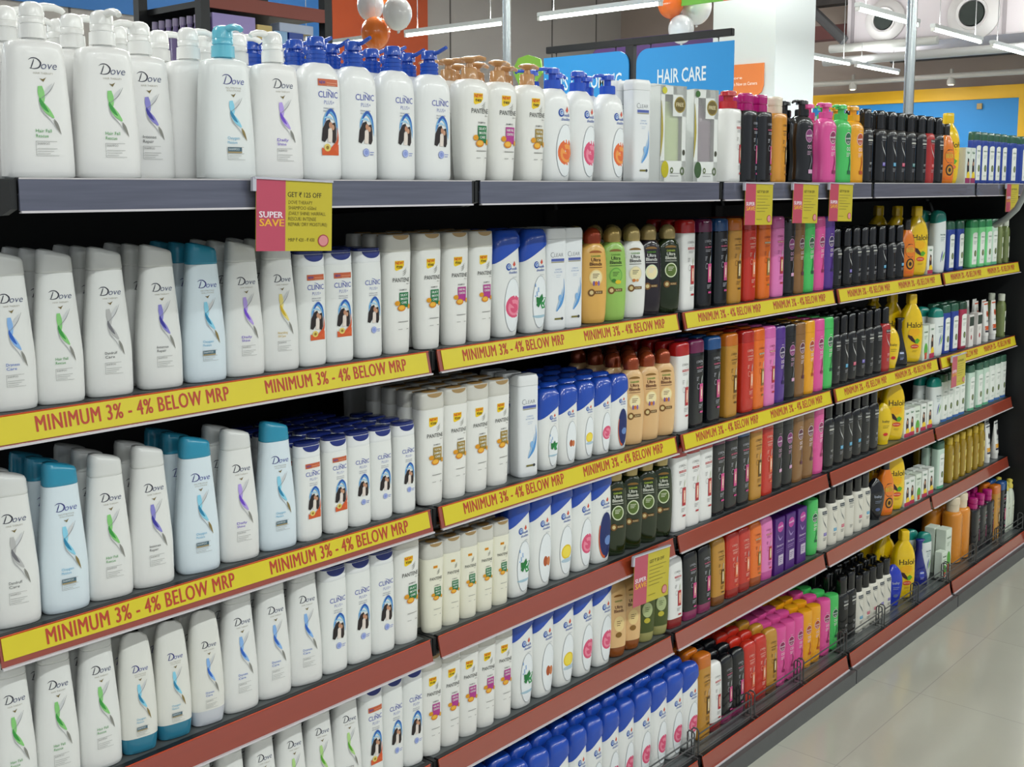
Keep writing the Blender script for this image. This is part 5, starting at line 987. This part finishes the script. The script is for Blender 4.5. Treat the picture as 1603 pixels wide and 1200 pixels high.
# balloons
def balloon(u, v, D, R, c, label):
    p = atD(u, v, D); r = empty('balloon', p); tag(r, label, 'balloon', 'white and orange balloons')
    n = 14; MB().lathe([(-R*1.12, .002)]+[(-R*1.12*math.cos(math.pi*i/n), R*math.sin(math.pi*i/n)*(1-.06*math.cos(math.pi*i/n))) for i in range(1, n)]+[(R, .002)], seg=24).build('skin', mat(c, .18, .3), r)
    MB().tube([(0, 0, -R*1.12), (.01, 0, -R*1.2)], [.004, .012], 8).build('knot', mat(c, .4), r); MB().tube([(0, 0, R*.99), (0, 0, 4.6-p.z)], .002, 5).build('string', mat('c8c8c8', .6), r)
balloon(580, 10, 7.0, .082, 'dcdde2', 'white balloon above the orange one, beside the crosswise tube light'); balloon(622, 22, 6.8, .088, 'e2e2e4', 'white balloon to the right of the orange one')
balloon(588, 52, 6.9, .088, 'e8782c', 'orange balloon lowest of its bunch before the orange wall'); balloon(606, -12, 7.1, .07, 'e8782c', 'orange balloon topmost, mostly cut by the picture edge')
balloon(1050, 6, 9.6, .112, 'e46c28', 'orange balloon beside the green banner'); balloon(1090, 12, 9.7, .13, 'dfe0e2', 'white balloon tucked behind the green banner'); balloon(1066, 46, 9.6, .108, 'd8dade', 'white balloon just above the black sign bar')
balloon(1254, 92, 11.9, .092, 'd8d0d8', 'pale balloon peeking past the pillar, upper'); balloon(1257, 121, 11.9, .092, 'dcd0d8', 'pale balloon peeking past the pillar, lower')
# banner, purple board, leaf sign
bx = atX(1045, 12, 7.6); by_ = atX(1180, 2, 7.6)
r = empty('hanging_banner', (7.6, 0, 0)); tag(r, 'green and orange banner hanging beside the balloons', 'banner')
MB().box((0, by_.y+.28, bx.z), (.01, bx.y, bx.z+.6)).build('green_half', mat('6cb43c', .5), r, False); MB().box((0, by_.y-.3, bx.z), (.01, by_.y+.28, bx.z+.6)).build('orange_half', mat('d86c34', .5), r, False)
for yy in (by_.y, bx.y-.05): MB().tube([(.005, yy, bx.z+.6), (.005, yy, 4.6)], .004, 5).build('cord', mat('88888c', .6), r)
pl = atX(912, 72, 9.6); pr_ = atX(1112, 60, 9.6); zt = atX(1060, 52, 9.6).z; R = .45
r = empty('purple_board', (9.6, 0, 0)); tag(r, 'purple board with rounded corner seen above the blue signs', 'board')
MB().prism([(pl.y-R+R*math.cos(math.radians(a_)), zt-R+R*math.sin(math.radians(a_))) for a_ in range(0, 91, 10)]+[(pr_.y-.2, zt), (pr_.y-.2, zt-1.2), (pl.y, zt-1.2)], 'x', 0, .03).build('board_panel', mat('5c3c7c', .5), r, False)
for yy in (pl.y-.5, pr_.y): MB().box((.03, yy-.02, 0), (.06, yy+.02, zt-.1)).build('stand_leg', m_black, r, False)
lf = atD(826, 112, 9.0); r = empty('leaf_sign', lf); tag(r, 'green leaf-shaped sign behind the bronze pump', 'sign'); MB().prism([(.16, .02), (.1, .11), (0, .13), (-.13, .09), (-.15, -.02), (-.05, -.12), (.08, -.12)], 'x', 0, .012).build('leaf', mat('7cae3c', .5), r, False); MB().tube([(.006, 0, -.12), (.006, 0, -lf.z)], .01, 8).build('post', m_black, r)

# far wall board, duct, pipes
FX = 13.96; ya = atX(1262, 150, FX).y; y0 = atX(1603, 138, FX).y
r = empty('blue_board', (FX, 0, 0)); tag(r, 'wide blue wall board with yellow frame on the far wall', 'wall board')
zt = atX(1450, 140, FX).z; zi = zt-.16
MB().box((-.03, -2, .3), (0, ya, zi)).build('blue_panel', mat('2482c4', .55), r, False)
MB().box((-.05, -2, zi), (0, ya+.1, zt), .004).build('yellow_top_rail', mat('dca808', .5), r, False)
yy = atX(1597, 160, FX).y; MB().box((-.052, yy-.1, .3), (-.031, yy, zi)).build('yellow_side_rail', mat('dca808', .5), r, False)
yy = atX(1370, 180, FX).y; MB().box((-.052, yy, .3), (-.031, yy+1.6, zi-.12)).build('white_poster', mat('b0b8c4', .5), r, False)
yy = atX(1536, 155, FX).y; MB().box((-.06, yy-.03, zi-.12), (-.031, yy+.03, zi-.05)).build('clip', mat('a8884c', .4), r, False)
DX = 12.45; dl = atX(1325, 60, DX); dz = atX(1325, 74, DX).z; dr = atX(1800, 74, DX).y
r = empty('air_duct', (DX, 0, 0)); tag(r, 'pinkish white ceiling air duct with two round nozzles', 'duct')
m_duct = noisy(mat('bcb4b8', .5), 4, .03)
MB().box((0, dr, dz), (1.2, dl.y, 4.6), .01).build('duct_box', m_duct, r, False)
for uu, vv, q in ((1387, 32, .24), (1525, 22, .29)):
    c = atX(uu, vv, DX); ring = MB().lathe([(0, q), (.03, q), (.06, q*.82), (.07, q*.62), (.09, q*.6), (.08, q*.5), (.02, q*.46)], seg=28); ring.V = [(-z_, c.y+x_, c.z+y_) for x_, y_, z_ in ring.V]; ring.build('nozzle_ring', mat('b8b4b4', .4), r)
    d = MB().lathe([(.0, q*.47), (.085, q*.45)], seg=24); d.V = [(-z_, c.y+x_, c.z+y_) for x_, y_, z_ in d.V]; d.build('nozzle_mouth', mat('1c2420', .7), r)
yy = atX(1447, 60, DX).y
for u_ in (1335, 1572): yy = atX(u_, 40, DX).y; MB().box((-.012, yy-.02, dz), (0, yy+.02, 4.6)).build('flange', mat('8c8488', .5), r, False)
# ceiling beams and pipes beyond the pillar
PX = 12.8
for i, (v0, v1, c, lb) in enumerate(((-14, 8, '2c2624', 'dark steel ceiling beam beyond the pillar'), (40, 62, '4c1f1c', 'dark red pipe rack beyond the pillar'))):
    za, zb_ = atX(1290, v0, PX).z, atX(1290, v1, PX).z; thing('ceiling_beam', MB().box((PX, 1.0, zb_), (PX+.2, atX(1235, 30, PX).y, za)), mat(c, .7), lb, 'beam')
pa = atX(1262, 20, 12.3); pb = atX(1322, 64, 12.3); thing('ceiling_brace', MB().tube([(12.3, pa.y, pa.z+.1), (12.3, pb.y, pb.z)], .06, 8), mat('3c3c3e', .5), 'slanting dark brace under the ceiling by the pillar', 'brace')
for (ua, va), (ub, vb), rr, c, lb, px in (((1264, 132), (1603, 113), .035, 'b8b4ac', 'thin white pipe above the yellow-framed board', 13.6), ((1290, 80), (1603, 93), .05, 'a8a8a8', 'silver conduit below the air duct', 12.2), ((1395, 90), (1603, 76), .07, '3c3a38', 'dark cable tray below the air duct', 13.75), ((1300, 64), (1400, 82), .05, 'b0b0ac', 'short pale conduit beside the duct corner', 12.4)):
    a_ = atX(ua, va, px); b_ = atX(ub, vb, px); z_ = (a_.z+b_.z)/2; thing('ceiling_pipe', MB().tube([(px, a_.y, z_), (px, b_.y-.5, z_)], rr, 10), mat(c, .4), lb, 'pipe', None, True)
for uu, vv, lb in ((1335, 134, 'small spotlight hung near the pillar on the white pipe'), (1489, 126, 'small spotlight on the white pipe beyond the chrome pole')):
    q = atX(uu, vv, 13.6); zp = (atX(1264, 132, 13.6).z+atX(1603, 113, 13.6).z)/2; r = empty('spotlight', q); MB().tube([(0, 0, .13), (0, 0, zp-q.z-.03)], .012, 8).build('stem', mat('8c8c88', .5), r); tag(r, lb, 'spotlight', 'spotlights on the white pipe'); MB().lathe([(-.05, .05), (0, .05), (.08, .02), (.14, .02)], seg=14).build('shade', mat('b0aca4', .4), r); MB().lathe([(-.056, .03), (-.05, .032)], seg=12).build('bulb', mat('fff0c8', .4, emit=6.), r)

# bent plastic tube at the far end
h = [atY(1558, 352, -.06), atY(1575, 342, -.12), atY(1592, 326, -.16), atY(1606, 300, -.2), atY(1612, 270, -.22)]
thing('bent_hose', MB().tube(h, .012, 10), mat('9ca4a4', .3, .3), 'pale curved hose at the far end of the shelves', 'hose', None, True)

for o in scene.objects: o.select_set(False)
print('OBJECTS', len(scene.objects), 'THINGS', len(placed), 'MESHES', len(bpy.data.meshes), 'POLYS', sum(len(m.polygons) for m in bpy.data.meshes))
